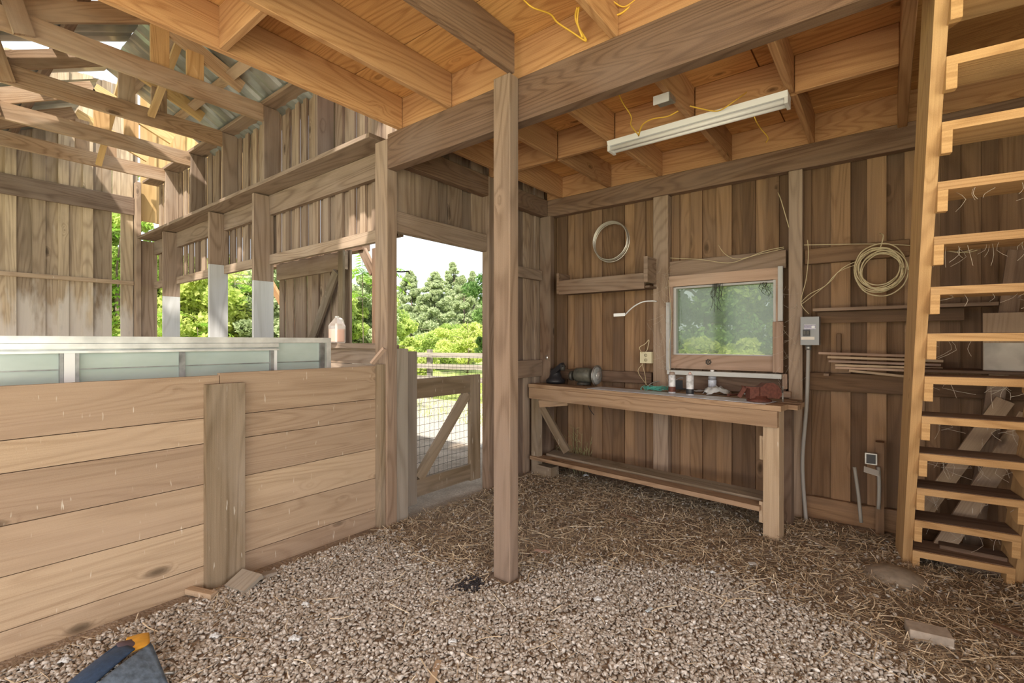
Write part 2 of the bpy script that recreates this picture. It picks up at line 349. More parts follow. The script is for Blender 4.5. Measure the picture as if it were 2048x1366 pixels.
STRAWM = N.surf(N.n('BsdfPrincipled', i_Base_Color=c, i_Roughness=.85).outputs[0])
tag(numpy_mesh('straw', V.reshape(-1, 3), Fc, STRAWM, np.repeat(rng.random(m)**1.3, 6)), 'scattered old straw and hay littering the floor', 'straw', kind='stuff')

# ---------------------------------------------------------------- board walls
def vboards(mb, axis, c, a0, a1, z0, z1, wmin=.13, wmax=.19, th=.022, batten=.07, side=1, gap=.012, holes=(), z1f=None):
    # boards in plane axis=c from a0 to a1; battens behind (side)
    a = a0; k = 0
    while a < a1-.01:
        w_ = min(random.uniform(wmin, wmax), a1-a); top = z1f(a+w_/2) if z1f else z1
        segs = [(z0, top)]
        for h0, h1, hz0, hz1 in holes:
            if a+w_ > h0+.004 and a < h1-.004:
                ns = []
                for s0, s1 in segs:
                    if hz0 > s0: ns.append((s0, min(hz0, s1)))
                    if hz1 < s1: ns.append((max(hz1, s0), s1))
                segs = ns
        tint = random.random(); off = (th+.004 if k % 2 else random.uniform(-.002, 0))*side; nar = (k % 2 == 1)
        e = .010 if nar else -.0025
        for s0, s1 in segs:
            if s1-s0 < .02: continue
            b0, b1 = a-e, a+w_+e
            if axis == 'Y': mb.bx(b0, b1, c+off, c+off+th*side, s0, s1, tint) if side > 0 else mb.bx(b0, b1, c+off-th, c+off, s0, s1, tint)
            else: mb.bx(c+off, c+off+th, b0, b1, s0, s1, tint) if side > 0 else mb.bx(c+off-th, c+off, b0, b1, s0, s1, tint)
        a += w_ * 1.0 + (gap if random.random() < .0 else 0)
        k += 1
YB = 4.5
# window opening on back wall
wl, wr = P(1338, 640, Y=YB).x, P(1556, 640, Y=YB).x; wt, wb = P(1445, 566, Y=YB).z, P(1445, 713, Y=YB).z
mb = MB(); vboards(mb, 'Y', YB, -3.1, 2.2, .0, 3.2, .075, .14, side=1, holes=[(wl, wr, wb, wt)])
tag(mb.build('wall_back', WBACK), 'vertical board back wall of the workshop', 'wall', kind='structure')
mb = MB(); vboards(mb, 'X', -3.05, 3.5, 4.5, 0, 3.15, .10, .17, side=-1)
vboards(mb, 'X', -3.05, 2.42, 3.5, 2.30, 3.15, .12, .18, side=-1)
tag(mb.build('wall_left', WLEFT), 'vertical board wall over and beside the paddock gate', 'wall', kind='structure')
mb = MB(); vboards(mb, 'X', 1.0, 2.3, 4.5, 0, 3.2, .14, .2, side=1)  # out of view, added close in to keep light off the stair nook
tag(mb.build('shade_wall_right', WBACK), 'unseen board wall added to darken the nook behind the stair', 'wall', kind='structure')
XE = -9.2; YS = 2.34
slot = (P(225, 500, X=XE).y, P(241, 500, X=XE).y)
mb = MB(); vboards(mb, 'X', XE, -.4, slot[0], 0, 5.3, .10, .15, side=-1); vboards(mb, 'X', XE, slot[1], 2.25, 0, 5.3, .12, .16, side=-1)
mb.bx(XE-.022, XE, slot[0], slot[1], 3.35, 5.3)
tag(mb.build('wall_stall_end', WFAR), 'stained vertical board end wall of the stall wing', 'wall', kind='structure')
mb = MB(); vboards(mb, 'X', XE-.05, 2.3, 4.2, 3.3, 6.2, .15, .22, side=-1)
tag(mb.build('wall_gable', WGOLD), 'golden boards glimpsed beyond the stall wing plate', 'wall', kind='structure')
mb = MB(); vboards(mb, 'Y', YS+.15, -9.05, -3.12, 2.26, 3.86, .07, .13, side=1)
for i in range(8): mb.bx(-9.1, -3.16, YS+.15, YS+.175, i*.172, i*.172+.168)
mb.bx(-9.1, -3.16, YS+.08, YS+.15, 1.34, 1.385)
tag(mb.build('wall_stall_back', WLEFT), 'boarded back wall of the stall wing with a long opening', 'wall', kind='structure')

# ceiling
mb2 = MB()
for y0 in np.arange(-3.0, 4.6, 1.22):
    for x0 in (-3.1, -.66, 1.78):
        x1 = min(x0+2.43, 2.25); y1 = min(y0+1.21, 4.55)
        mb2.hexa((x0, y0, 3.195), (x1-x0, 0, 0), (0, y1-y0, 0), (0, 0, .02))
mb2.bx(-2.85, 2.25, -3.05, 4.6, 3.22, 3.26)  # unseen slab added over the panels so no light leaks through seams
tag(mb2.build('ceiling', WPLY), 'plywood underside of the loft floor', 'ceiling', kind='structure')

# ---------------------------------------------------------------- main timbers
def timber(name, label, cat, dims, mat, group=None):
    mb = MB(); mb.bx(*dims); o = mb.build(name, mat); tag(o, label, cat, group)
    bv = o.modifiers.new('b', 'BEVEL'); bv.width = .004; bv.segments = 1; bv.limit_method = 'ANGLE'
    return o
ZB, ZJ, ZT = 2.70, 2.96, 3.193
timber('support_post', 'tall square timber post standing free on the gravel in mid room', 'post', (-1.845, -1.72, 2.165, 2.248, 0, ZJ-.002), WPOST)
timber('corner_post', 'tall timber post at the end of the stall partition beside the gate', 'post', (-3.118, -2.968, 2.25, 2.344, 0, ZJ-.03), WPOST)
timber('gate_post', 'timber post on the latch side of the paddock gate', 'post', (-3.047, -2.96, 3.41, 3.56, 0, ZJ), WPOST)
timber('main_beam', 'long heavy beam carried by the free standing post, spanning the room', 'beam', (-2.965, .09, 2.25, 2.335, ZB, ZJ), WBEAM)
timber('rim_board', 'rim board standing on top of the main beam', 'board', (-2.84, .07, 2.27, 2.31, ZJ+.001, ZT), WJOIST)
timber('ledger_beam', 'long ledger beam along the top of the window wall', 'beam', (-3.0, 2.19, 4.41, 4.495, 2.775, ZJ), WBEAM)
timber('rim_board', 'rim board on top of the ledger beam at the window wall', 'board', (-3.0, 2.19, 4.44, 4.48, ZJ+.001, ZT), WJOIST)
timber('wall_beam', 'short dark beam under the loft over the gate wall', 'beam', (-3.045, -2.965, 2.45, 4.40, 2.775, ZJ), WBEAM)
for x_, lab in ((-2.85, 'loft joist at the open edge over the stall partition'), (-2.335, 'loft joist second from the open edge, on the camera side of the main beam'), (-1.75, 'greyer loft joist ending right over the free standing post'), (-1.13, 'loft joist just right of the free standing post, on the camera side of the beam'), (-.52, 'loft joist overhead on the camera side of the beam, near the yellow cables'), (.08, 'loft joist overhead nearest the stair on the camera side')):
    timber('loft_joist', lab, 'joist', (x_, x_+.04, -2.95, 2.268 if x_ != -1.75 else 2.20, ZJ+.002, ZT), WBEAM if x_ == -1.75 else WJOIST)
for y_, x0, x1, lab in ((1.04, -2.81, -2.336, 'dark blocking board between the two leftmost loft joists'), (.93, -2.294, -1.751, 'blocking board between the second loft joist and the grey joist')):
    timber('blocking_board', lab, 'board', (x0, x1, y_, y_+.04, ZJ+.004, ZT), WJOIST)
KX = [(-2.84, 'nearest the corner post'), (-2.26, 'first past the free standing post'), (-1.73, 'at the left end of the lamp'), (-1.115, 'behind the junction box'), (-.505, 'at the right end of the lamp')]
for x_, lab in KX:
    timber('loft_joist', 'loft joist between main beam and mid blocking, '+lab, 'joist', (x_, x_+.04, 2.312, 3.448, ZJ+.002, ZT), WJOIST)
    timber('loft_joist', 'loft joist between mid blocking and window wall, '+lab, 'joist', (x_+.01, x_+.05, 3.492, 4.438, ZJ+.002, ZT), WJOIST)
timber('loft_joist', 'thick loft joist right beside the stair stringer', 'joist', (.05, .105, 2.312, 4.438, ZJ-.03, ZT), WJOIST)
xs = [-3.0]+[k[0] for k in KX]+[.05]
labs = ['in the dark corner', 'just behind the free standing post', 'left of the lamp', 'behind the left half of the lamp', 'behind the right half of the lamp', 'between the lamp end and the stair']
for i in range(len(xs)-1):
    a = xs[i]+(.042 if i else 0); timber('blocking_board', 'mid span blocking board, the one '+labs[i], 'board', (a, xs[i+1]-.002 if i < 5 else .048, 3.45, 3.49, ZJ+.001, ZT), WJOIST)

# ---------------------------------------------------------------- back wall framing
def on_back(name, lab, cat, px0, px1, py0, py1, mat=WPOST, y0=4.41, y1=4.498, ref=None, group=None, zc=None):
    pc = (px0+px1)/2; a = P(px0, (py0+py1)/2, Y=y0).x; b = P(px1, (py0+py1)/2, Y=y0).x
    zt = P(pc, py0, Y=y0).z; zb = P(pc, py1, Y=y0).z
    if zc: zb = zc[0] if zc[0] is not None else zb; zt = zc[1] if zc[1] is not None else zt
    return timber(name, lab, cat, (a, b, y0, y1, zb, zt), mat, group)
on_back('wall_stud', 'dark stud in the window wall left of the window', 'post', 1306, 1336, 400, 900, WPOST, zc=(0, 2.772))
on_back('wall_stud', 'stud in the window wall beside the grey breaker panel', 'post', 1577, 1605, 400, 900, WPOST, zc=(0, 2.772))
timber('corner_stud', 'dark corner stud where the window wall meets the gate wall', 'post', (-3.04, -2.90, 4.36, 4.44, 0, 2.772), WDARK)
xl = P(1338, 640, Y=4.46).x; xr = P(1575, 640, Y=4.46).x; x2 = P(1607, 640, Y=4.46).x; x3 = P(1304, 640, Y=4.46).x
zf = lambda y: P(1450, y, Y=4.46).z
timber('wall_girt', 'wide header board over the window', 'board', (xl, xr-.01, 4.455, 4.498, zf(546), zf(512)), WPOST)
timber('wall_girt', 'dark board between window sill and workbench', 'board', (xl, xr-.01, 4.455, 4.498, zf(782), zf(750)), WDARK)
timber('wall_girt', 'dark board above the left half of the workbench', 'board', (-2.88, x3-.005, 4.455, 4.498, .99, 1.10), WDARK)
zr = lambda y: P(1715, y, Y=4.45).z
timber('wall_girt', 'upper horizontal board right of the breaker panel, behind the cable coil', 'board', (x2+.01, .12, 4.45, 4.498, zr(520), zr(488)), WBACK)
timber('wall_girt', 'lower horizontal board right of the conduit pipe', 'board', (x2+.01, 2.15, 4.45, 4.498, zr(785), zr(748)), WBACK)
timber('baseboard_plank', 'splash board along the foot of the wall right of the conduit', 'board', (x2+.01, 2.15, 4.46, 4.498, 0, .17), WBACK)
mb = MB(); mb.bx(x2+.08, .55, 4.32, 4.40, zr(622), zr(615)); mb.bx(x2+.10, .35, 4.405, 4.448, zr(647), zr(622.5))
r = empty('narrow_shelf', (x2+.3, 4.4, zr(622)), 'narrow dark wooden ledge shelf right of the breaker panel', 'shelf')
mb = MB(); mb.bx(x2+.08, .55, 4.30, 4.448, zr(622), zr(616)); child(mb, 'shelf_board', WDARK, r)
mb = MB(); mb.bx(x2+.10, .40, 4.41, 4.448, zr(645), zr(622.5)); child(mb, 'support_cleat', WBACK, r)
# left long shelf
zs = lambda y: P(1205, y, Y=4.3).z
sx0, sx1 = P(1118, 560, Y=4.22).x, P(1297, 560, Y=4.22).x
r = empty('trough_shelf', ((sx0+sx1)/2, 4.3, zs(583)), 'long dark wooden trough shelf on the window wall below the wire hoop', 'shelf')
mb = MB(); mb.bx(sx0, sx1, 4.24, 4.44, zs(583), zs(579)); child(mb, 'shelf_board', WDARK, r)
mb = MB(); mb.bx(sx0, sx1-.04, 4.215, 4.239, zs(583)-.01, zs(556)); child(mb, 'front_lip', WDARK, r)
mb = MB(); mb.bx(sx1-.038, sx1, 4.20, 4.44, zs(574), zs(526)); child(mb, 'end_bracket', WPOST, r)
mb = MB(); mb.bx(sx0-.03, sx0-.002, 4.22, 4.44, zs(583), zs(540)); child(mb, 'end_bracket', WDARK, r)
# hay litter on shelf
def tangle(name, c, rad, n, r_, mat, label, cat, seg=5, flat=.35, kind=None, parent=None):
    mb = MB(); c = Vector(c)
    for i in range(n):
        p = [c+Vector((random.uniform(-1, 1)*rad[0], random.uniform(-1, 1)*rad[1], abs(random.gauss(0, .5))*rad[2])) for _ in range(seg)]
        mb.tube(p, r_, 4, 2, random.random(), cap=False)
    o = mb.build(name, mat)
    if cat: tag(o, label, cat, kind=kind)
    return o
tangle('nest_litter', ((sx0+sx1)/2, 4.33, zs(578)+.004), (abs(sx1-sx0)/2-.05, .08, .07), 90, .0015, STRAWM, 'dry straw litter heaped in the trough shelf', 'straw', kind='stuff')
# window_1
YF = 4.44
def wz(y): return P(1450, y, Y=YF).z
wx = lambda x_: P(x_, 640, Y=YF).x
r = empty('window_1', (wx(1445), YF, wz(713)), 'small fixed window with dirty glass in the workshop wall', 'window'); r['kind'] = 'structure'
mb = MB(); a0, a1 = wx(1338), wx(1560)
mb.bx(a0, a1, 4.43, 4.50, wz(566), wz(544)); mb.bx(a0, a1, 4.43, 4.50, wz(740), wz(711)); mb.bx(wx(1552), a1, 4.43, 4.50, wz(711), wz(566)); mb.bx(a0, wx(1346), 4.43, 4.50, wz(711), wz(566))
child(mb, 'window_frame', WPINK, r)
mb = MB(); mb.bx(wx(1346), wx(1351), 4.452, 4.53, wz(711), wz(568)); mb.bx(wx(1546), wx(1552), 4.452, 4.53, wz(711), wz(566)); mb.bx(wx(1351), wx(1546), 4.452, 4.53, wz(713), wz(708.5)); mb.bx(wx(1351), wx(1546), 4.452, 4.53, wz(571), wz(567))
child(mb, 'sash', WPAINT, r)
N = NT('dirty_window_glass'); ob = N.n('TexCoord').outputs['Object']; nz = N.n('TexNoise', i_Vector=ob, i_Scale=5.0, i_Detail=6.0).outputs[0]
tr = N.n('BsdfTransparent'); tr.inputs[0].default_value = (.74, .76, .70, 1); tl = N.n('BsdfTranslucent'); tl.inputs[0].default_value = (.27, .30, .25, 1)
m1 = N.n('MixShader', i_0=N.math('ADD', .26, N.math('MULTIPLY', nz, .25)), i_1=tr.outputs[0], i_2=tl.outputs[0]); gl = N.n('BsdfGlossy', i_Roughness=.08)
GLASS = N.surf(N.n('MixShader', i_0=.05, i_1=m1.outputs[0], i_2=gl.outputs[0]).outputs[0])
mb = MB(); mb.bx(wx(1351), wx(1546), 4.50, 4.504, wz(708), wz(571)); child(mb, 'pane', GLASS, r)
mb = MB(); mb.bx(wx(1557.5), wx(1567), 4.40, 4.429, wz(645), wz(543)); child(mb, 'side_casing', WPAINT, r, 'white painted strip')
timber('window_stop_board', 'short bare board nailed beside the lower right of the window', 'board', (wx(1547), wx(1568), 4.395, 4.425, wz(741), wz(646)), WPINK)
mb = MB(); mb.bx(wx(1336), wx(1343), 4.39, 4.425, wz(744), wz(600)); o = mb.build('window_casing', WPAINT); tag(o, 'narrow peeling white casing strip left of the window', 'trim')
mb = MB(); mb.bx(wx(1340), wx(1566), 4.36, 4.454, wz(752), wz(743.5)); o = mb.build('window_sill', WPAINT); tag(o, 'dusty white sill strip under the window', 'sill')
# roots in the window
def roots(name, px, py, n, ln, label):
    mb = MB(); c = P(px, py, Y=4.425)
    for i in range(n):
        x_ = random.gauss(0, .02); l = random.uniform(.3, 1)*ln
        mb.tube([c+Vector((x_, 0, 0)), c+Vector((x_+random.gauss(0, .012), -.01, -l*.35)), c+Vector((x_*1.3+random.gauss(0, .016), -.012, -l*.7)), c+Vector((x_+random.gauss(0, .02), 0, -l))], .0018, 4, 3, cap=False)
    tag(mb.build(name, WIRE), label, 'roots')
roots('dried_roots', 1435, 567, 16, .26, 'tuft of dried roots dangling at the middle of the window top')
roots('dried_roots', 1528, 565, 9, .12, 'small dried root tuft hanging at the window top right')

# gate wall framing
timber('wall_girt', 'header board over the paddock gate opening', 'board', (-3.045, -2.985, 2.342, 3.408, 2.25, 2.41), WLEFT)
timber('wall_girt', 'horizontal board on the wall between gate post and corner', 'board', (-3.045, -3.0, 3.565, 4.355, 2.07, 2.18), WLEFT)
timber('wall_girt', 'low horizontal board on the wall behind the workbench end', 'board', (-3.045, -3.0, 3.565, 4.355, 1.02, 1.20), WPOST)

# ---------------------------------------------------------------- stall partition
r = empty('stall_partition', (-3.05, 1.1, 0), 'waist high stall partition of broad horizontal pine planks', 'partition')
mb = MB(); hs = [0, .128, .367, .59, .82, .965, 1.205]
for (ya, yb) in ((-2.6, 1.13), (1.134, 2.205)):
    for i in range(6):
        dz = .012 if (i == 5 and ya > 0) else 0
        mb.bx(-3.088, -3.05, ya, yb, hs[i]+(.0025 if i else 0), hs[i+1]-.0015+dz, random.random())
child(mb, 'plank_panel', WSTALL, r)
mb = MB(); mb.bx(-3.049, -3.009, 1.05, 1.256, 0, 1.157, .5); child(mb, 'cover_board', WSTUD, r)
mb = MB(); mb.bx(-3.049, -2.985, 2.206, 2.247, 0, 1.228, .6); child(mb, 'end_board', WSTUD, r)
# stub board before the gate
timber('jamb_board', 'grey upright board between corner post and gate', 'board', (-3.02, -2.975, 2.347, 2.46, 0, 1.345), WGREY)
# wedge stick
mb = MB(); mb.bar(P(744, 727, X=-3.0), P(769, 697, X=-2.92), .035, .02, side=(0, 1, 0)); tag(mb.build('prop_stick', WPINK), 'short bare stick wedged between partition top and corner post', 'stick')
# ---------------------------------------------------------------- aluminium window panel behind the partition
XW = -3.3; wy = lambda px: P(px, 700, X=XW).y
wzz = lambda px, py: P(px, py, X=XW).z
r = empty('salvaged_window', (XW, .8, .55), 'long salvaged aluminium sliding window standing on edge behind the stall partition', 'window')
y0_, y1_ = -1.2, wy(662); zt = 1.427
mb = MB(); mb.bx(XW-.05, XW, y0_, y1_, zt-.036, zt, .6); mb.bx(XW-.05, XW, y0_, y1_, .55, .59); mb.bx(XW-.05, XW, y1_-.035, y1_, .59, zt-.036); mb.bx(XW-.05, XW, y0_, y0_+.03, .59, zt-.036); child(mb, 'outer_frame', ALU, r)
mb = MB(); ye = wy(556); mb.bx(XW-.018, XW+.012, y0_, ye, 1.362, 1.388); mb.bx(XW-.012, XW+.018, y0_, ye, 1.340, 1.352); mb.bx(XW-.026, XW-.0185, y0_, ye, 1.340, 1.391); child(mb, 'track_rail', ALU, r)
mb = MB()
for a, b in ((119, 127), (150, 158), (541, 547)): mb.bx(XW-.03, XW+.006, wy(a), wy(b), .59, 1.34)
mb.bx(XW-.04, XW-.002, wy(641), wy(650), .59, 1.39); child(mb, 'sash_stile', ALUD, r)
mb = MB(); mb.bx(XW-.02, XW+.009, wy(127.5), wy(149.5), .59, 1.34); mb.bx(XW-.02, XW+.009, wy(547.5), wy(553), .59, 1.34); child(mb, 'mullion', WHITE, r, 'pale pinkish white mullion')
N = NT('pale_teal_pane'); ob = N.n('TexCoord').outputs['Object']; nz = N.n('TexNoise', i_Vector=N.n('Mapping', i_Vector=ob, i_Scale=(1, 2, 5)).outputs[0], i_Scale=2.5, i_Detail=6.0).outputs[0]
pr = N.n('BsdfPrincipled', i_Base_Color=N.mix(nz, (.44, .53, .50), (.68, .76, .74)), i_Roughness=.16); tr = N.n('BsdfTransparent'); tr.inputs[0].default_value = (.8, .9, .88, 1)  # uneven pale teal base colour paints in the pane reflections
PANE = N.surf(N.n('MixShader', i_0=.22, i_1=pr.outputs[0], i_2=tr.outputs[0]).outputs[0])
mb = MB()
for a, b in ((y0_+.03, wy(119)), (wy(158), wy(541)), (wy(553), wy(641))): mb.bx(XW-.026, XW-.022, a, b, .59, 1.339 if b < ye else 1.39)
child(mb, 'pane', PANE, r)
mb = MB(); mb.bx(XW-.021, XW-.012, y0_+.03, wy(641), 1.253, 1.258); mb.bx(XW-.021, XW-.010, wy(360), wy(372), .59, 1.338); child(mb, 'glazing_bar', ALUD, r)

# ---------------------------------------------------------------- stall wing: studs, rails, trusses
def studpx(px): return P(px, 500, Y=YS-.04).x
YF_ = YS-.06
info = [(504, 561, 'second from the corner post', WPAINT), (416, 528, 'third from the corner post', WPAINT), (324.5, 592, 'fourth from the corner post', WPAINT), (281, 700, 'at the far corner of the stall wing', WGREY)]
for px, py, lab, mt in info:
    a = P(px, 500, Y=YF_).x; zp = P(px+14, py, Y=YF_+.05).z
    r = empty('opening_stud', (a, YF_, 0), 'lower stud of the long opening, '+lab, 'post')
    mb = MB(); mb.bx(a, a+.045, YF_, YS+.145, max(zp, 1.2), 2.965, .4); child(mb, 'upper_length', WPOST, r)
    mb = MB(); mb.bx(a, a+.045, YF_, YS+.145, 0, max(zp, 1.2)-.001, .5); child(mb, 'lower_length', mt, r, 'paler lower length' if mt is WPAINT else None)
YU = YS-.02
ups = [(-4.12, 'above the door leaf'), (-5.16, 'first truss'), (-6.2, 'second truss'), (-7.22, 'third truss'), (-8.2, 'fourth truss')]
for i, (a, lab) in enumerate(ups):
    timber('upper_stud', 'upper stud above the shelf rail under the '+lab if i else 'upper stud close to the loft edge', 'post', (a, a+.045, YU, YS+.147, 3.02, 3.862), WLEFT)
timber('shelf_rail', 'long flat rail running along the stall back wall like a shelf', 'rail', (-9.1, -3.155, YU-.10, YS+.147, 2.98, 3.018), WLEFT)
r = empty('wall_girt', (-6, YS, 2.76), 'broad girt board under the shelf rail of the stall back wall', 'board')
mb = MB(); mb.bx(-9.1, -3.155, YS+.10, YS+.147, 2.765, 2.975); child(mb, 'board_length', WLEFT, r)
r = empty('opening_header', (-6, YS, 2.24), 'header board along the top of the long stall opening', 'board')
mb = MB(); mb.bx(-9.1, -3.155, YS+.10, YS+.147, 2.235, 2.335); child(mb, 'board_length', WLEFT, r)
timber('top_plate', 'top plate along the stall back wall carrying the trusses', 'beam', (-9.15, -3.2, YU-.02, YS+.17, 3.865, 3.905), WPOST)
# rails on end wall
timber('end_wall_girt', 'wide grey girt across the stall end wall', 'board', (XE+.002, XE+.04, -.4, 2.2, 3.35, 3.62), WLEFT)
timber('end_wall_strip', 'thin pale strip nailed across the stall end wall', 'board', (XE+.002, XE+.03, -.4, 2.2, 2.27, 2.33), WSTALL)
timber('end_wall_post', 'weathered post in the far corner of the stall wing', 'post', (XE+.005, XE+.12, 2.205, 2.27, 0, 3.86), WPOST)
# trusses
apY, apZ = 1.36, 4.33; eN = (2.42, 3.74); eS = (.15, 3.60)
for i, X in enumerate((-5.16, -6.2, -7.22, -8.2)):
    nm = ['nearest', 'second', 'third', 'farthest'][i]
    r = empty('roof_truss', (X, 1.4, 3.70), 'timber roof truss over the stall wing, the %s one' % nm, 'truss')
    mb = MB(); mb.bx(X, X+.04, -1.6, YU-.002, 3.70, 3.875, .5); child(mb, 'bottom_chord', WTRUSS, r)
    mb = MB(); mb.bar((X-.025, apY, apZ), (X-.025, eN[0]-.28, eN[1]+.26), .14, .04); child(mb, 'rafter', WGOLD if i else WTRUSS, r)
    mb = MB(); mb.bar((X-.025, apY, apZ), (X-.025, .45, 3.86), .16, .04); child(mb, 'rafter', WTRUSS, r)
    for yh in (1.36, 1.64):
        mb = MB(); mb.bx(X-.036, X-.002, yh, yh+.14, 3.72, 4.30-abs(yh+.07-apY)*.45, .7); child(mb, 'hanger', WSTAIR if i % 2 == 0 else WTRUSS, r)
    mb = MB(); mb.bar((X+.06, .56, 3.70), (X+.06, .46, 4.05), .12, .035, side=(0, 1, 0)); child(mb, 'heel_web', WTRUSS, r)
for k, (p0, p1) in enumerate((((302, 232, -6.1), (362, 75, -5.3)), ((236, 212, -7.1), (284, 50, -6.3)), ((197, 330, -8.1), (243, 160, -7.3)))):
    mb = MB(); mb.bar(P(p0[0], p0[1], X=p0[2]), P(p1[0], p1[1], X=p1[2]), .06, .04, side=(0, 1, 0)); tag(mb.build('diagonal_brace', WGOLD), 'slim diagonal brace rising between the %s truss pair of the stall wing' % ['first', 'second', 'third'][k], 'brace')
# roof sheets: corrugated metal north slope, patchy south slope
def corr(mb, x0, x1, pa, pb, th=.0):
    n = max(2, int((x1-x0)/.055)); 
    for i in range(n):
        xa, xb = x0+(x1-x0)*i/n, x0+(x1-x0)*(i+1)/n; za, zb = (.010 if i % 4 == 0 else 0), (.010 if (i+1) % 4 == 0 else 0)
        for s_ in (0, .003):
            q = [(xa, pa[0], pa[1]+za+s_), (xb, pa[0], pa[1]+zb+s_), (xb, pb[0], pb[1]+zb+s_), (xa, pb[0], pb[1]+za+s_)]
            mb.poly(q if s_ == 0 else q[::-1], [(0, 0)]*4, .5)
METAL = plain('galvanised_roof_sheet', (.40, .44, .44), .35, .75, noise=.4, nscale=4)
mb = MB(); corr(mb, -6.95, -3.0, (apY+.05, apZ+.14), (2.62, apZ+.14-(2.62-apY)*.56)); tag(mb.build('roof_north', METAL), 'ribbed metal roof over the back slope of the stall wing', 'roof', kind='structure')
mb = MB()
for (x0, x1) in ((-9.3, -7.25), (-7.02, -6.5), (-6.16, -5.36), (-5.22, -3.0)): corr(mb, x0, x1, (-.6, apZ+.14-(apY+.6)*.50), (apY+.05, apZ+.14))
tag(mb.build('roof_south', METAL), 'ribbed metal roof with open gaps over the front slope of the stall wing', 'roof', kind='structure')
for k, (yy, lab) in enumerate(((2.02, 'low on the back slope'), (1.62, 'high on the back slope'))):
    zz = apZ+.13-(yy-apY)*.56; mb = MB(); mb.bar((-6.95, yy, zz-.03), (-3.1, yy, zz-.03), .09, .035, side=(0, 1, -.56)); tag(mb.build('purlin', WDARK if k else WTRUSS), 'roof purlin under the metal sheets, '+lab, 'beam')
for k, (yy, lab) in enumerate(((.9, 'near the ridge'), (.3, 'near the eave'))):
    zz = apZ+.11-(apY-yy)*.5; mb = MB(); mb.bar((-9.2, yy, zz-.02), (-3.1, yy, zz-.02), .09, .035, side=(0, 1, .5)); tag(mb.build('purlin', WDARK), 'roof purlin on the gappy front slope '+lab, 'beam')

# ---------------------------------------------------------------- paddock gate
XG = -3.06
def gy(px, py=850): return P(px, py, X=XG).y
def gz(px, py): return P(px, py, X=XG).z
r = empty('paddock_gate', (XG, 2.95, .1), 'low wooden gate with diagonal brace and wire mesh at the paddock doorway', 'gate')
ya, yb = gy(811), gy(961); yi0, yi1 = gy(834), gy(941); zb0, zb1 = .115, gz(888, 943); zt0, zt1 = gz(890, 791), gz(890, 754)
mb = MB(); mb.bx(XG-.035, XG, 2.47, yi0, .06, gz(822, 703)); child(mb, 'hinge_stile', WGREY, r)
mb = MB(); mb.bx(XG-.035, XG, yi1, 3.40, .10, zt1); child(mb, 'latch_stile', WSTUD, r)
mb = MB(); mb.bx(XG-.034, XG-.001, yi0+.001, yi1-.001, zt0, zt1); child(mb, 'top_rail', WSTUD, r)
mb = MB(); mb.bx(XG-.034, XG-.001, yi0+.001, yi1-.001, zb0, zb0+.14); child(mb, 'bottom_rail', WSTUD, r)
mb = MB(); mb.bar((XG-.017, yi0+.03, zb0+.145), (XG-.017, yi1-.03, zt0-.005), .10, .03); child(mb, 'diagonal_brace', WSTUD, r)
mb = MB()
nh = 17; nv = 17
for i in range(nh):
    z = .13+(zt1+.045-.13)*i/(nh-1); mb.tube([(XG-.042, 2.50+t*.88, z+random.uniform(-.004, .004)) for t in (0, .2, .4, .6, .8, 1)], .0016, 4, 1, cap=False)
for i in range(nv):
    y = 2.53+.85*i/(nv-1); mb.tube([(XG-.043, y+random.uniform(-.004, .004), .13+(zt1+.045-.13)*t) for t in (0, .25, .5, .75, 1)], .0016, 4, 1, cap=False)
child(mb, 'wire_mesh', WIRE, r)
# hook on the corner post
mb = MB(); mb.tube([(-2.99, 2.345, 1.94), (-2.99, 2.41, 1.945), (-2.99, 2.47, 1.955), (-2.985, 2.48, 1.935)], .006, 6); tag(mb.build('iron_hook', BLACK), 'dark iron hook sticking out of the corner post', 'hook')

# ---------------------------------------------------------------- workbench
ZBn = .952
A = Vector((-3.005, 4.10, 0)); B = Vector((-.575, 3.745, 0)); ux = (B-A).normalized(); uy = Vector((-ux.y, ux.x, 0))
Mb = Matrix(((ux.x, uy.x, 0, A.x), (ux.y, uy.y, 0, A.y), (0, 0, 1, 0), (0, 0, 0, 1))); Lb = (B-A).length
r = empty('workbench', A+ux*Lb/2, 'rough timber workbench under the window with open trestle legs', 'workbench')
wmax_l, wmax_r = .20, .60
def bpoly(mb, x0, x1, d0, z0, z1):   # plank tapering to the wall line
    mb.hexa((x0, d0, z0), (x1-x0, 0, 0), (0, .18, 0), (0, 0, z1-z0))
mb = MB(Mb); mb.bx(0, Lb-.01, 0, .155, .915, ZBn, .8); mb.bx(.0, Lb+.05, .158, .27, .915, ZBn-.004, .3); mb.bx(.75, Lb+.03, .273, .39, .915, ZBn-.002, .5); mb.bx(1.5, Lb-.02, .393, .52, .915, ZBn, .2); child(mb, 'bench_top', WBENCH, r)
mb = MB(Mb); mb.bx(.75, Lb-.12, .03, .26, ZBn+.0005, ZBn+.003); child(mb, 'reflection_sheet', plain('pale_reflection', (.80, .83, .90), .3, 0, noise=.15, nscale=30), r, 'added whitish sheet painting the window reflection on the bench top')  # added sheet; its bluish white paints sky and window reflection on the bench
mb = MB(Mb); mb.bx(.02, Lb-.03, -.012, .028, .80, .914, .7); child(mb, 'front_apron', WBENCH, r)
mb = MB(Mb); mb.bx(Lb-.135, Lb-.03, .03, .13, 0, .912, .9); child(mb, 'leg', WSTALL, r)
mb = MB(Mb); mb.bx(.015, .115, .03, .09, 0, .912, .5); child(mb, 'leg', WSTUD, r)
mb = MB(Mb); mb.bx(Lb-.125, Lb-.06, .40, .46, 0, .912, .2); child(mb, 'leg', WDARK, r)
mb = MB(Mb); mb.bar((.117, .05, .745), (.44, .12, .79), .075, .03); child(mb, 'side_rail', WBENCH, r)
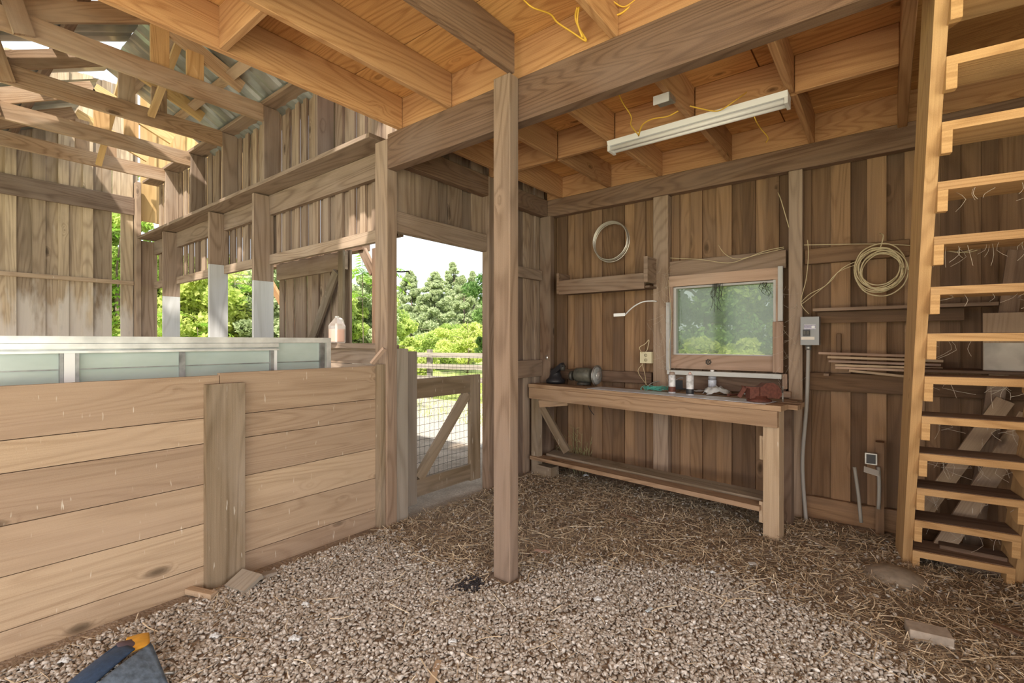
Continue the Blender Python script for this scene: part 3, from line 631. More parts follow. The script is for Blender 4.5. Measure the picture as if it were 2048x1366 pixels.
mb = MB(Mb); mb.bar((.08, .075, .77), (.40, .16, .27), .08, .035); child(mb, 'knee_brace', WSTUD, r)
mb = MB(Mb); mb.hexa((.02, .0, .155), (Lb-.17, 0, .035), (0, .13, .0), (0, 0, .035), .6); child(mb, 'lower_stretcher', WBENCH, r)
mb = MB(Mb); mb.hexa((.12, .15, .17), (Lb-.27, 0, .03), (0, .14, .02), (0, 0, .038), .3); child(mb, 'lower_stretcher', WSTUD, r)
mb = MB(Mb); mb.bx(Lb-.165, Lb-.137, .04, .10, .10, .25, .9); child(mb, 'leg_cleat', WSTALL, r)
mb = MB(Mb); mb.bx(Lb-.165, Lb-.137, .05, .10, .55, .72, .9); child(mb, 'leg_cleat', WSTALL, r)
mb = MB(Mb); mb.bx(.10, .30, .02, .14, 0, .11, .4); tag(mb.build('timber_offcut', WSTUD), 'squared timber offcut under the left end of the workbench', 'block')
def onb(px, py, z=ZBn+.004): return P(px, py, Z=z)
# bench grinder
c = onb(1168, 769); r = empty('bench_grinder', c, 'old grimy bench grinder on the left part of the workbench', 'grinder')
ax = (RT*.80+FW*-.70).normalized()
mb = MB(); mb.lathe(c+Vector((0, 0, .098)), [(0, -.10), (.055, -.10), (.072, -.085), (.076, -.03), (.078, .03), (.072, .085), (.05, .10), (0, .10)], 28, ax); child(mb, 'motor_housing', plain('grimy_olive_motor', (.15, .145, .12), .5, .3, noise=.4), r)
mb = MB(); q = c-Vector((0, 0, 0)); mb.lathe(c, [(0, 0), (.075, 0), (.07, .02), (.045, .03), (0, .03)], 20); child(mb, 'base', DGREY, r)
wc = c+ax*.15+Vector((0, 0, .098))
mb = MB(); mb.lathe(wc, [(0, -.015), (.086, -.015), (.089, 0), (.086, .012), (.035, .014), (0, .016)], 32, ax); child(mb, 'grinding_wheel', plain('worn_grey_wheel', (.42, .43, .44), .6, .2, noise=.3, nscale=50), r)
mb = MB(); mb.lathe(wc, [(0, .017), (.042, .018), (.036, .024), (.012, .026), (0, .032)], 24, ax); child(mb, 'wheel_flange', plain('bright_flange', (.75, .76, .77), .25, .6), r)
mb = MB(); vv = ax.cross(Vector((0, 0, 1))).normalized(); mb.tube([wc+ax*.006+vv*math.cos(t)*.10+Vector((0, 0, 1))*math.sin(t)*.10 for t in np.linspace(-1.2, 2.6, 14)], .009, 6, 1); child(mb, 'wheel_guard', STEEL, r)
wc2 = c-ax*.145+Vector((0, 0, .085)); mb = MB(); mb.lathe(wc2, [(0, -.014), (.05, -.014), (.052, 0), (.05, .012), (.02, .012), (0, .02)], 28, ax); child(mb, 'grinding_wheel', DGREY, r)
mb = MB(); mb.cyl(wc2+ax*.01, wc-ax*.012, .012, 10); child(mb, 'spindle', STEEL, r)
f_ = -FW; n_ = (f_*.9+Vector((0, 0, .45))).normalized(); pc = c+Vector((0, 0, .098))+n_*.0775-ax*.01
mb = MB(); mb.hexa(pc-ax*.035-Vector((0, 0, .018)), ax*.06, Vector((0, 0, .036)), f_*.003); child(mb, 'name_plate', plain('yellowed_plate', (.55, .48, .28), .5), r, 'yellowed rating plate')
# dark tool beside grinder, cup
c = onb(1108, 766); r = empty('dark_machine', c, 'dark bulky bench tool in the shadowed corner left of the grinder', 'tool')
mb = MB(); mb.lathe(c+Vector((0, .03, 0)), [(0, 0), (.10, 0), (.105, .03), (.07, .06), (.05, .12), (.055, .15), (0, .16)], 20); child(mb, 'body', BLACK, r)
mb = MB(); mb.bar(c+Vector((-.02, 0, .10)), c+Vector((.13, -.02, .20)), .05, .05); child(mb, 'arm', BLACK, r)
mb = MB(); mb.cyl(c+Vector((.12, -.02, .14)), c+Vector((.12, -.02, .20)), .025); child(mb, 'chuck', DGREY, r)
c = Vector((-2.985, 3.95, 1.206)); mb = MB(); c = P(1091, 727, X=-2.98); c.z = 1.202
mb = MB(); mb.lathe(c+Vector((.03, .0, 0)), [(0, 0), (.028, 0), (.03, .003), (.031, .042), (.029, .044), (.027, .04), (.025, .006), (0, .005)], 20); tag(mb.build('metal_cup', plain('shiny_tin', (.7, .7, .7), .18, .95)), 'small shiny tin cup on the low board by the corner', 'cup')
# spray cans
def can(px, py, h, rad, mat, label, capm, parts):
    c = onb(px, py); r = empty('spray_can', c, label, 'can')
    mb = MB(); mb.lathe(c, [(0, 0), (rad, 0), (rad, .006), (rad*.97, .008), (rad*.97, h*.80), (rad, h*.81), (rad*.9, h*.86), (rad*.5, h*.90), (0, h*.905)], 24); child(mb, 'can_body', mat, r)
    mb = MB(); mb.lathe(c+Vector((0, 0, h*.90)), [(0, 0), (.013, 0), (.012, h*.06), (.006, h*.10), (0, h*.10)] if parts else [(0, 0), (rad*.8, -.01), (rad*.75, h*.08), (rad*.5, h*.1), (0, h*.1)], 16); child(mb, 'nozzle', capm, r)
    return r, c
LBL = plain('can_label_paint', (.66, .66, .70), .35, 0, noise=.45, nscale=35)
r, c = can(1344, 786, .182, .030, LBL, 'upright pale spray can on the bench, left one of the pair', plain('brown_cap', (.32, .24, .20), .5), False)
mb = MB(); mb.lathe(c, [(.0302, .012), (.0306, .013), (.0306, .055), (.0302, .056)], 24); child(mb, 'label_band', RUST, r, 'reddish brown lower label band')
r, c = can(1380, 790, .190, .031, LBL, 'upright pale spray can on the bench with cone nozzle, right one of the pair', plain('pink_nozzle', (.65, .45, .42), .5), True)
mb = MB(); mb.lathe(c, [(.0312, .010), (.0316, .011), (.0316, .05), (.0312, .051)], 24); child(mb, 'label_band', BLACK, r, 'dark lower label band')
# bottle
c = onb(1424.5, 784); r = empty('water_bottle', c, 'small clear plastic water bottle standing on the workbench', 'bottle')
CLR = plain('clear_plastic', (.85, .9, 1.0), .08, trans=.75, ior=1.3)
mb = MB(); mb.lathe(c, [(0, .002), (.028, 0), (.032, .006), (.031, .03), (.032, .033), (.031, .06), (.031, .115), (.033, .118), (.032, .135), (.022, .158), (.013, .168), (.013, .178), (0, .178)], 28); child(mb, 'bottle_body', CLR, r)
mb = MB(); mb.lathe(c, [(.0335, .05), (.0342, .051), (.0342, .105), (.0335, .106)], 28); child(mb, 'paper_label', plain('bottle_label', (.70, .76, .90), .4, noise=.3, nscale=60), r, 'pale blue and white label')
mb = MB(); mb.lathe(c+Vector((0, 0, .174)), [(0, 0), (.016, 0), (.016, .018), (.013, .020), (0, .020)], 20); child(mb, 'cap', WHITE, r)
# case behind
c = onb(1363, 779); mb = MB(); mb.hexa(c-RT*.055, RT*.11, FW*.05, Vector((0, 0, .085)))
r = empty('black_case', c, 'small black box behind the two spray cans', 'case'); child(mb, 'box_body', BLACK, r); mb = MB(); mb.tube([c-RT*.05+Vector((0, 0, .088)), c-RT*.02+Vector((0, 0, .105)), c+RT*.03+Vector((0, 0, .105)), c+RT*.055+Vector((0, 0, .088))], .004, 6); child(mb, 'carry_handle', GREY, r)
# teal cord and hoop
c = onb(1312, 782); mb = MB()
for i in range(26):
    a0 = random.uniform(0, 6.28); rr = random.uniform(.03, .10); cc = c+RT*random.uniform(-.06, .06)+FW*random.uniform(-.02, .03)
    mb.tube([cc+RT*math.cos(a0+t)*rr*1.2+FW*math.sin(a0+t)*rr*.45+Vector((0, 0, random.uniform(.004, .045))) for t in np.linspace(0, random.uniform(2, 5), 7)], .0018, 5, 3, cap=False)
tag(mb.build('cord_tangle', TEAL), 'tangle of thin teal cord lying on the workbench', 'cord')
c = onb(1316, 777); mb = MB(); mb.tube([c+RT*(-.10)+Vector((0, 0, .01)), c-RT*.07+Vector((0, 0, .045)), c+Vector((0, 0, .068)), c+RT*.07+Vector((0, 0, .055)), c+RT*.10+Vector((0, 0, .02))], .005, 6); tag(mb.build('bent_strap', STEEL), 'thin grey strap arching over the teal cord', 'strap')
# white bag, papers
def rag(c, sx, sy, h, name, mat, label, cat, seed=0, parent=None):
    rr = random.Random(seed); mb = MB(); n = 11; g_ = [[None]*n for _ in range(n)]
    for i in range(n):
        for j in range(n):
            u, v = i/(n-1)*2-1, j/(n-1)*2-1; k = max(0, 1-(u*u+v*v)*.6)
            g_[i][j] = Vector(c)+RT*u*sx*(1+rr.uniform(-.12, .12))+FW*v*sy*(1+rr.uniform(-.12, .12))+Vector((0, 0, .003+h*k*rr.uniform(.35, 1.1)))
    mb.grid(g_)
    o = mb.build(name, mat); m = o.modifiers.new('s', 'SOLIDIFY'); m.thickness = .002; m.offset = 1; tag(o, label, cat); return o
rag(onb(1433, 789), .10, .045, .07, 'plastic_bag', PAPER, 'crumpled white plastic bag on the bench beside the bottle', 'bag', 3)
rag(onb(1400, 783), .05, .03, .012, 'paper_scrap', PAPER, 'flat crumpled whitish scrap between bottle and spray can', 'paper', 4)
# handled tool and brush
a, b = onb(1456, 790, ZBn+.02), onb(1486, 788, ZBn+.02); r = empty('hand_tool', a, 'small old hand tool with reddish handle between bag and vise', 'tool')
mb = MB(); mb.tube([a, a*.7+b*.3, b], [.009, .012, .008], 8, 2); child(mb, 'handle', RUST, r); mb = MB(); mb.tube([b, b+RT*.05, b+RT*.10], [.006, .012, .008], 8, 1); child(mb, 'blade', STEEL, r)
# vise
c = onb(1518, 802); r = empty('bench_vise', c, 'rusty red bench vise bolted at the right end of the workbench', 'vise')
L_ = RT; G = FW
mb = MB(); mb.lathe(c+Vector((0, 0, 0)), [(0, 0), (.085, 0), (.085, .012), (.06, .02), (.055, .04), (0, .04)], 24); child(mb, 'swivel_base', RUST, r)
def ext(mb, prof, depth, o=c):   # profile in (RT, z) extruded along view depth
    a = [o+L_*x+Vector((0, 0, z))-G*depth/2 for x, z in prof]; b = [p+G*depth for p in a]; n = len(a)
    mb.poly(a, [(0, 0)]*n, .5); mb.poly(b[::-1], [(0, 0)]*n, .5)
    for i in range(n): j = (i+1) % n; mb.poly([a[j], a[i], b[i], b[j]], [(0, 0)]*4, .5)
mb = MB(); ext(mb, [(-.01, .03), (.13, .02), (.15, .05), (.145, .085), (.12, .118), (.085, .138), (.035, .136), (.005, .112), (-.01, .106)], .075); child(mb, 'rear_jaw', RUST, r)
mb = MB(); ext(mb, [(-.085, .02), (-.014, .03), (-.014, .106), (-.07, .108), (-.115, .113), (-.115, .104), (-.085, .096)], .07); child(mb, 'front_jaw', RUST, r)
mb = MB(); mb.cyl(c+L_*.10+Vector((0, 0, .075)), c+L_*.175+Vector((0, 0, .07)), .012, 10); child(mb, 'screw', STEEL, r)
q = c+L_*.178+Vector((0, 0, .07)); mb = MB(); mb.cyl(q-Vector((0, 0, .135)), q+Vector((0, 0, .03)), .0045, 8); mb.lathe(q-Vector((0, 0, .14)), [(0, 0), (.008, .003), (.008, .01), (0, .013)], 10); mb.lathe(q+Vector((0, 0, .028)), [(0, 0), (.008, .003), (.008, .01), (0, .013)], 10); child(mb, 'handle_bar', STEEL, r, 'bright steel turning bar')
mb = MB(); mb.bar(c+L_*(-.105)+Vector((0, 0, .104)), c-L_*.15+Vector((0, 0, .03)), .012, .03, side=G); child(mb, 'jaw_plate', RUST, r)
timber('wood_block', 'small bare wood offcut clinging to the wall post right of the vise', 'block', (*sorted((P(1560, 790, Y=4.36).x, P(1582, 790, Y=4.36).x)), 4.34, 4.405, P(1570, 795, Y=4.36).z, P(1570, 783, Y=4.36).z), WPINK)
timber('wood_block', 'upright bare wood offcut beside the wall post above the vise', 'block', (*sorted((P(1565, 760, Y=4.42).x, P(1575, 760, Y=4.42).x)), 4.40, 4.454, P(1570, 778, Y=4.42).z, P(1570, 748, Y=4.42).z), WPINK)

# ---------------------------------------------------------------- stair
ang = 6.0; tdir = Vector((math.cos(R(ang)), math.sin(R(ang)), 0)); cdir = Vector((.053, -.9986, 0)); pdir = Vector((-math.sin(R(8)), math.cos(R(8)), 0))
S0 = P(1823, 1128, Z=0.0); S0.z = 0   # inner foot of left stringer, far edge
RISE, GO = .2225, .1147; NT_ = 13; Wd = .455
tl = Vector(S0); 
def lad(u, v, w): return tl+tdir*u+cdir*v+Vector((0, 0, w))
r = empty('loft_stair', S0, 'steep open wooden stair rising to the loft at the right', 'stair')
sl = Vector((0, 0, RISE))+cdir*GO; sn = sl.normalized(); N_ = tdir.cross(sn)  # normal to the slope
def stringer(u0, u1):
    mb = MB(); top = 3.15/RISE; p = lad(u0, 0, -.0); L = sl*top; dep = cdir*-.0
    mb.hexa(p, L, pdir*.235, tdir*(u1-u0), .6); return mb
child(stringer(-.046, 0), 'stringer', WSTAIR, r); child(stringer(Wd, Wd+.04), 'stringer', WSTAIR, r)
for i in range(NT_):
    z = .105+RISE*i; v = GO*(z/RISE)
    if z > 2.95: break
    mb = MB(); mb.hexa(lad(.001, v-.002, z-.038), tdir*(Wd-.002), pdir*.23, Vector((0, 0, .038)), random.random()); tr_ = child(mb, 'tread', WSTAIR, r)
    mb = MB(); mb.hexa(lad(.004, v-.002, z+.0003)+pdir*.012, tdir*(Wd-.008), pdir*.214, Vector((0, 0, .0022)), random.random()); child(mb, 'dirt_layer', WDARK, tr_, 'dark trodden dirt on the tread')
    for u0, u1 in ((.001, .036), (Wd-.036, Wd-.001)):
        mb = MB(); a = [lad(u0, v, z)+pdir*q_+Vector((0, 0, w_)) for q_, w_ in ((.002, -.0385), (.20, -.0385), (.20, -.075), (.045, -.13), (.012, -.13))]
        if z < .15: a = [p if p.z > .0 else Vector((p.x, p.y, .0)) for p in a]
        b = [p+tdir*(u1-u0) for p in a]; n = 5
        mb.poly(a, [(0, 0)]*5, .8); mb.poly(b[::-1], [(0, 0)]*5, .8)
        for k in range(n): j = (k+1) % n; mb.poly([a[j], a[k], b[k], b[j]], [(0, 0), (0, .05), (.03, .05), (.03, 0)], .8)
        child(mb, 'cleat', WSTAIR, r)
# ---------------------------------------------------------------- lamp, boxes and cables
zl = ZJ; x0, x1 = -1.72, -.49; r = empty('strip_light', ((x0+x1)/2, 3.47, 2.90), 'unlit white fluorescent strip light under the loft joists', 'light')
mb = MB()
yl = 3.44; prof = [(-.065, .0), (-.05, -.035), (.05, -.035), (.065, 0)]
for i in range(3):
    a, b = prof[i], prof[i+1]; mb.poly([(x0, yl+a[0], zl-.004+a[1]), (x0, yl+b[0], zl-.004+b[1]), (x1, yl+b[0], zl-.004+b[1]), (x1, yl+a[0], zl-.004+a[1])], [(0, 0)]*4, .5)
mb.poly([(x0, yl-.065, zl-.004), (x1, yl-.065, zl-.004), (x1, yl+.065, zl-.004), (x0, yl+.065, zl-.004)], [(0, 0)]*4, .5)
for xx in (x0, x1): mb.poly([(xx, yl+a, zl-.004+b) for a, b in prof], [(0, 0)]*4, .5)
child(mb, 'housing', WHITE, r)
for dy in (-.032, .032):
    mb = MB(); mb.cyl((x0+.02, yl+dy, zl-.058), (x1-.02, yl+dy, zl-.058), .0155, 16); child(mb, 'lamp_tube', TUBE, r)
for xx in (x0, x1-.02):
    mb = MB(); mb.bx(xx, xx+.02, yl-.055, yl+.055, zl-.08, zl-.0395); child(mb, 'lamp_holder', WHITE, r)
def cable(name, pts, rad, mat, label, cat='cable', sm=5, group=None):
    mb = MB(); mb.tube(pts, rad, 6, sm, flat=.6); return tag(mb.build(name, mat), label, cat, group)
c = P(1330, 203, Z=2.93); r = empty('junction_box', c, 'small grey metal junction box fixed under a loft joist', 'box')
mb = MB(); mb.bx(c.x-.05, c.x+.05, c.y-.05, c.y+.05, 2.925, 2.958); child(mb, 'box_body', STEEL, r)
mb = MB(); mb.bx(c.x-.055, c.x+.045, c.y-.058, c.y-.051, 2.90, 2.955); child(mb, 'hanging_cover', WHITE, r, 'dangling pale cover plate')
def Z(px, py, z): return P(px, py, Z=z)
cable('loose_cable', [Z(1232, 175, 3.14), Z(1245, 205, 3.02), Z(1262, 232, 2.95), Z(1262, 250, 2.92), Z(1277, 270, 2.9)], .006, YEL, 'yellow cable hanging down to the left end of the strip light')
cable('loose_cable', [Z(1277, 272, 2.9), Z(1285, 250, 2.92), Z(1305, 238, 2.93), Z(1335, 233, 2.93), Z(1356, 222, 2.94)], .006, YEL, 'yellow cable curving from the strip light up to the joist at the box')
cable('loose_cable', [Z(1380, 212, 2.94), Z(1400, 217, 2.93), Z(1435, 222, 2.92), Z(1465, 205, 2.94), Z(1503, 177, 3.1)], .006, YEL, 'yellow cable sagging between joists above the strip light')
cable('loose_cable', [P(1508, 230, Y=3.495), P(1512, 242, Y=3.52), Z(1522, 258, 2.88), Z(1536, 275, 2.85), Z(1532, 285, 2.84)], .005, YEL, 'short yellow cable end dangling under the right part of the lamp')
cable('loose_cable', [Z(1046, -2, 3.15), Z(1065, 15, 3.1), Z(1100, 28, 3.1), Z(1115, 45, 3.08), Z(1145, 65, 3.04), Z(1172, 82, 3.0), Z(1160, 60, 3.04), Z(1151, 35, 3.1), Z(1155, 15, 3.12)], .007, YEL, 'long yellow cable looping near the top of the free standing post')
cable('loose_cable', [Z(1165, 75, 3.0), Z(1155, 45, 3.06), Z(1158, 14, 3.12)], .006, YEL, 'second strand of yellow cable beside the long loop')
cable('loose_cable', [Z(1212, 25, 3.1), Z(1235, 30, 3.07), Z(1262, 12, 3.1), Z(1280, -6, 3.15)], .007, YEL, 'yellow cable crossing behind the joist at the top edge of the picture')
cable('loose_cable', [Z(1225, 2, 3.12), Z(1248, 14, 3.1), Z(1275, -4, 3.12)], .005, YEL, 'thin yellow strand at the top edge of the picture')

def YY(px, py, y=4.40): return P(px, py, Y=y)
cable('wall_cable', [YY(1340, 516, 4.43), YY(1400, 519), YY(1455, 526), YY(1490, 517), YY(1530, 502), YY(1568, 494)], .005, CREAMC, 'pale cable draped over the window header')
cable('wall_cable', [YY(1437, 490, 4.44), YY(1450, 508), YY(1475, 518), YY(1520, 508), YY(1568, 497)], .004, CREAMC, 'second pale cable over the window coming from a hole in the boards')
cable('wall_cable', [YY(1608, 490), YY(1660, 489), YY(1760, 488), YY(1830, 492), YY(1880, 500), YY(1930, 505), YY(1955, 500)], .005, CREAMC, 'long pale cable stapled along the upper wall board toward the stair')
cable('wall_cable', [YY(1615, 480), YY(1617, 510), YY(1612, 560), YY(1602, 605), YY(1618, 628)], .005, CREAMC, 'pale cable dropping from the long run into the breaker panel')
cable('wall_cable', [YY(1603, 604), YY(1620, 588), YY(1650, 572), YY(1668, 552), YY(1690, 533), YY(1720, 520)], .005, CREAMC, 'pale cable running up from the breaker panel to the coil')
cable('wall_cable', [YY(1604, 608), YY(1630, 588), YY(1662, 562), YY(1680, 542), YY(1725, 525)], .004, CREAMC, 'second pale cable of the pair rising to the coil')
cable('wall_cable', [YY(1556, 385, 4.44), YY(1562, 400), YY(1568, 420), YY(1578, 455, 4.4)], .004, CREAMC, 'thin pale cable hanging from the ledger beside the panel post')
cable('wall_cable', [YY(1877, 498, 4.38), YY(1920, 505, 4.38), YY(1950, 497, 4.38)], .005, CREAMC, 'short cable end behind the stair stringer')
# coil
cc = P(1760, 537, Y=4.36); r = empty('cable_coil', cc, 'thick coil of pale cable hung on the wall left of the stair', 'coil')
mb = MB()
for k in range(9):
    rr = .155+random.uniform(-.025, .02); ox, oz = random.uniform(-.015, .015), random.uniform(-.03, .02)
    mb.tube([cc+Vector((ox+rr*.86*math.cos(t), random.uniform(-.03, .02), oz+rr*.98*math.sin(t))) for t in np.linspace(0, 6.283, 22)], .0045, 6, 2, cap=False)
child(mb, 'windings', CREAMC, r)
mb = MB(); mb.tube([cc+Vector((-.03, .03, .12)), cc+Vector((0, .0, .145)), cc+Vector((.02, -.02, .23)), cc+Vector((0, .04, .26))], .004, 6); child(mb, 'hanging_loop', CREAMC, r)
cc = P(1222, 485, Y=4.42); mb = MB()
for k in range(5):
    rr = .196+random.uniform(-.012, .01); mb.tube([cc+Vector((rr*.98*math.cos(t), .02-k*.012, rr*math.sin(t)+k*.004)) for t in np.linspace(0, 6.283, 40)], .006, 7, 1, cap=False)
tag(mb.build('wire_hoop', plain('bright_wire', (.62, .58, .52), .35, .7)), 'coil of stiff silvery wire hung high on the wall left of the window', 'coil')
# breaker panel
a, b = YY(1601, 690, 4.30), YY(1638, 633, 4.30); r = empty('breaker_panel', (a.x, 4.4, a.z), 'grey metal breaker panel on the wall with black switches', 'panel')
mb = MB(); mb.bx(a.x, b.x, 4.30, 4.40, a.z, b.z); child(mb, 'enclosure', GREY, r)
def pan(px0, px1, py0, py1, y0, y1): p, q = YY(px0, py1, y0), YY(px1, py0, y0); m_ = MB(); m_.bx(p.x, q.x, y0, y1, p.z, q.z); return m_
child(pan(1605.5, 1620, 659, 672.5, 4.292, 4.2995), 'switch_bezel', BLACK, r)
for i in range(2): child(pan(1607+i*6.5, 1611.5+i*6.5, 662, 669, 4.282, 4.2915), 'switch_toggle', DGREY, r)
child(pan(1602.5, 1629, 673.5, 679.5, 4.297, 4.2995), 'label_strip', plain('paper_label_cream', (.78, .72, .66), .6), r, 'cream paper label strip')
child(pan(1608, 1631, 649, 659, 4.2985, 4.2995), 'sticker', plain('violet_sticker', (.40, .38, .52), .5, noise=.3, nscale=90), r, 'pale violet printed sticker')
mb = MB()
for pz in ((1608, 1631, 649, 650), (1608, 1631, 657, 658), (1623, 1629.5, 651.5, 656)):
    p, q = YY(pz[0], pz[3], 4.297), YY(pz[1], pz[2], 4.297); mb.bx(p.x, q.x, 4.2972, 4.298, p.z, q.z)
child(mb, 'sticker_print', WHITE, r, 'white sticker border lines')
r = empty('conduit_pipe', YY(1610, 1028, 4.36), 'long pale vertical conduit pipe below the breaker panel', 'pipe')
mb = MB(); mb.tube([YY(1617, 690, 4.36), YY(1614, 800, 4.37), YY(1606, 900, 4.38), YY(1606, 960, 4.38), Vector((YY(1613, 1020, 4.36).x, 4.34, 0.0))], .014, 10, 5); child(mb, 'pipe', plain('dusty_pvc', (.36, .34, .32), .6), r)
mb = MB(); mb.cyl(YY(1617, 700, 4.36), YY(1617, 691, 4.36), .02, 12); child(mb, 'coupling', STEEL, r)
# power strip on cable
p = YY(1240, 631, 4.36); r = empty('cord_connector', p, 'white plug connector on a pale cord hanging left of the window', 'plug')
mb = MB(); mb.hexa(p-RT*.065-Vector((0, 0, .012)), RT*.11+Vector((0, 0, .006)), Vector((0, 0, .03)), -FW*.02); child(mb, 'connector', WHITE, r)
mb = MB(); mb.tube([p+RT*.045, YY(1265, 615, 4.34), YY(1285, 604, 4.34), YY(1305, 602, 4.36), YY(1313, 603, 4.40)], .006, 6, 4); child(mb, 'cord', WHITE, r)
a, b = YY(1280, 726, 4.37), YY(1303, 704, 4.37); r = empty('outlet_box', (a.x, 4.4, a.z), 'cream outlet box on the wall stud above the bench', 'outlet')
mb = MB(); mb.bx(a.x, b.x, 4.37, 4.449, a.z, b.z); child(mb, 'box_body', CREAM, r)
mb = MB()
for dz in (.03, .075): mb.lathe((a.x*.5+b.x*.5, 4.3695, a.z+dz), [(0, 0), (.016, 0), (.016, .002), (0, .002)], 14, (0, -1, 0))
child(mb, 'socket', plain('worn_cream', (.42, .38, .26), .5), r)
cable('wall_cable', [YY(1284, 706, 4.36), YY(1279, 695), YY(1290, 688), YY(1298, 680), YY(1294, 700), YY(1288, 705, 4.36)], .0035, CREAMC, 'thin loose cord looping above the cream outlet box')
cable('wall_cable', [YY(1286, 727, 4.34), YY(1276, 742, 4.34), YY(1286, 760, 4.3), YY(1296, 772, 4.2)], .004, CREAMC, 'thin cord falling from the outlet box to the bench')
cable('wall_cable', [YY(1284, 727, 4.33), YY(1290, 750, 4.3), YY(1292, 770, 4.2)], .003, CREAMC, 'second thin cord below the outlet box')
cable('wall_cable', [onb(1176, 772), P(1174, 790, Y=4.05), P(1178, 815, Y=4.05), P(1188, 830, Y=4.1)], .003, BLACK, 'thin dark cord hanging from the grinder over the bench edge')
cable('wall_cable', [YY(1337, 560, 4.36), YY(1343, 640, 4.36), YY(1338, 700, 4.36), YY(1340, 745, 4.36), onb(1337, 775)], .003, CREAMC, 'thin cord hanging down the left side of the window')
# stack of laths
la = P(1640, 710, Y=4.3); mb = None
laths = [(1637, 1830, 706, 712, 'topmost of the pile'), (1655, 1885, 714, 722, 'second in the pile'), (1657, 1880, 722, 730, 'third in the pile'), (1670, 1884, 730, 737, 'fourth in the pile'), (1670, 1845, 735, 742, 'fifth in the pile'), (1697, 1806, 741, 752, 'lowest and shortest of the pile')]
for i, (xa, xb, ya_, yb_, lb) in enumerate(laths):
    p, q = YY(xa, ya_, 4.32+.012*(i % 2)), YY(xb, yb_, 4.38); mb = MB(); mb.bar(p, q, .016, .06); tag(mb.build('wood_lath', WSTALL if i % 2 else WPINK), 'long thin wooden lath beside the breaker panel, '+lb, 'lath')
mb = MB(); mb.bx(P(1650, 740, Y=4.4).x, P(1660, 740, Y=4.4).x, 4.30, 4.449, P(1650, 752, Y=4.3).z, P(1650, 747, Y=4.3).z); mb.bx(P(1860, 740, Y=4.4).x, P(1868, 740, Y=4.4).x, 4.30, 4.449, P(1860, 760, Y=4.3).z, P(1860, 752, Y=4.3).z); tag(mb.build('lath_bracket', WDARK), 'pair of dark bracket pegs under the lath pile', 'bracket')
timber('wood_cleat', 'short upright cleat on the wall above the laths', 'block', (*sorted((YY(1673, 680, 4.44).x, YY(1682, 680, 4.44).x)), 4.44, 4.497, YY(1677, 706, 4.44).z, YY(1677, 667, 4.44).z), WBACK)
# low outlet with loop conduit
p = P(1742, 918, Y=4.30); r = empty('low_outlet', p, 'open outlet box with hanging cover low on the wall beside the stair', 'outlet')
mb = MB(); mb.bx(p.x-.035, p.x+.035, 4.30, 4.34, p.z-.04, p.z+.04); mb2 = MB(); mb2.bx(p.x-.027, p.x+.027, 4.293, 4.2995, p.z-.032, p.z+.032); child(mb, 'box_body', STEEL, r); child(mb2, 'dark_interior', BLACK, r)
mb = MB(); mb.hexa(p+Vector((-.04, -.035, -.05)), Vector((.085, 0, -.02)), Vector((0, -.03, -.03)), Vector((0, .002, -.006))); child(mb, 'cover_flap', plain('pale_flap', (.45, .42, .38), .5), r)
mb = MB(); q = P(1758, 885, Y=4.36); mb.bx(q.x-.02, q.x+.03, 4.36, 4.45, 0, q.z); child(mb, 'mounting_board', WBACK, r)
for pa, pb in (((1709, 934), (1722, 1045)), ((1757, 934), (1757, 1018))):
    mb = MB(); b_ = P(*pb, Y=4.30); b_.z = max(b_.z, 0.0); mb.tube([P(*pa, Y=4.31), (P(*pa, Y=4.31)+b_)/2+Vector((.004, 0, 0)), b_], .012, 8, 3); child(mb, 'conduit_leg', plain('dusty_conduit', (.33, .31, .28), .6), r)
# behind the stair
def YP(px, py, y): return P(px, py, Y=y)
a, b = YP(1965, 740, 4.2), YP(2075, 624, 4.2); mb = MB(); mb.bx(a.x, b.x, 4.18, 4.20, a.z, b.z); 
r = empty('plywood_sheet', (a.x, 4.19, a.z), 'pale plywood panel with whitish lower half behind the stair', 'panel'); child(mb, 'board', WSTALL, r)
mb = MB(); mb.bx(a.x+.001, b.x, 4.172, 4.179, a.z, a.z+(b.z-a.z)*.48); child(mb, 'white_stain', plain('chalky_white', (.62, .58, .52), .8, noise=.4, nscale=6), r, 'whitish lower face')
timber('thin_shelf', 'thin shelf ledge carrying the pale panel behind the stair', 'shelf', (.12, b.x, 4.10, 4.449, a.z-.02, a.z-.002), WDARK)
for k, (p0, p1, w_) in enumerate((((1842, 1030, 4.3), (2010, 800, 4.3), .09), ((1925, 1035, 4.1), (2060, 830, 4.1), .10), ((2035, 500, 4.35), (1995, 760, 4.35), .09))):
    p, q = P(p0[0], p0[1], Y=p0[2]), P(p1[0], p1[1], Y=p1[2]); p, q = (q, p) if q.z < p.z else (p, q); p = p-(q-p)*((p.z-.03)/(q.z-p.z)); mb = MB(); mb.bar(p, q, w_, .03, side=(1, 0, 0)); tag(mb.build('leaning_board', WSTALL if k < 2 else WDARK), ['slanting board leaning low behind the stair, left one', 'slanting wider board leaning low behind the stair, right one', 'dark upright board behind the upper stair treads'][k], 'board')
timber('wood_offcut', 'dark timber chunk on the floor behind the bottom of the stair', 'block', (.25, .55, 4.0, 4.12, 0, .13), WDARK)
mb = MB(); p = P(1985, 1032, Z=0.0); mb.lathe((p.x, p.y, .0), [(0, 0), (.03, 0), (.03, .08), (.012, .1), (0, .1)], 12); tag(mb.build('small_jar', plain('clear_jar', (.8, .85, .9), .05, trans=.8)), 'small shiny glass jar glinting behind the stair', 'jar')

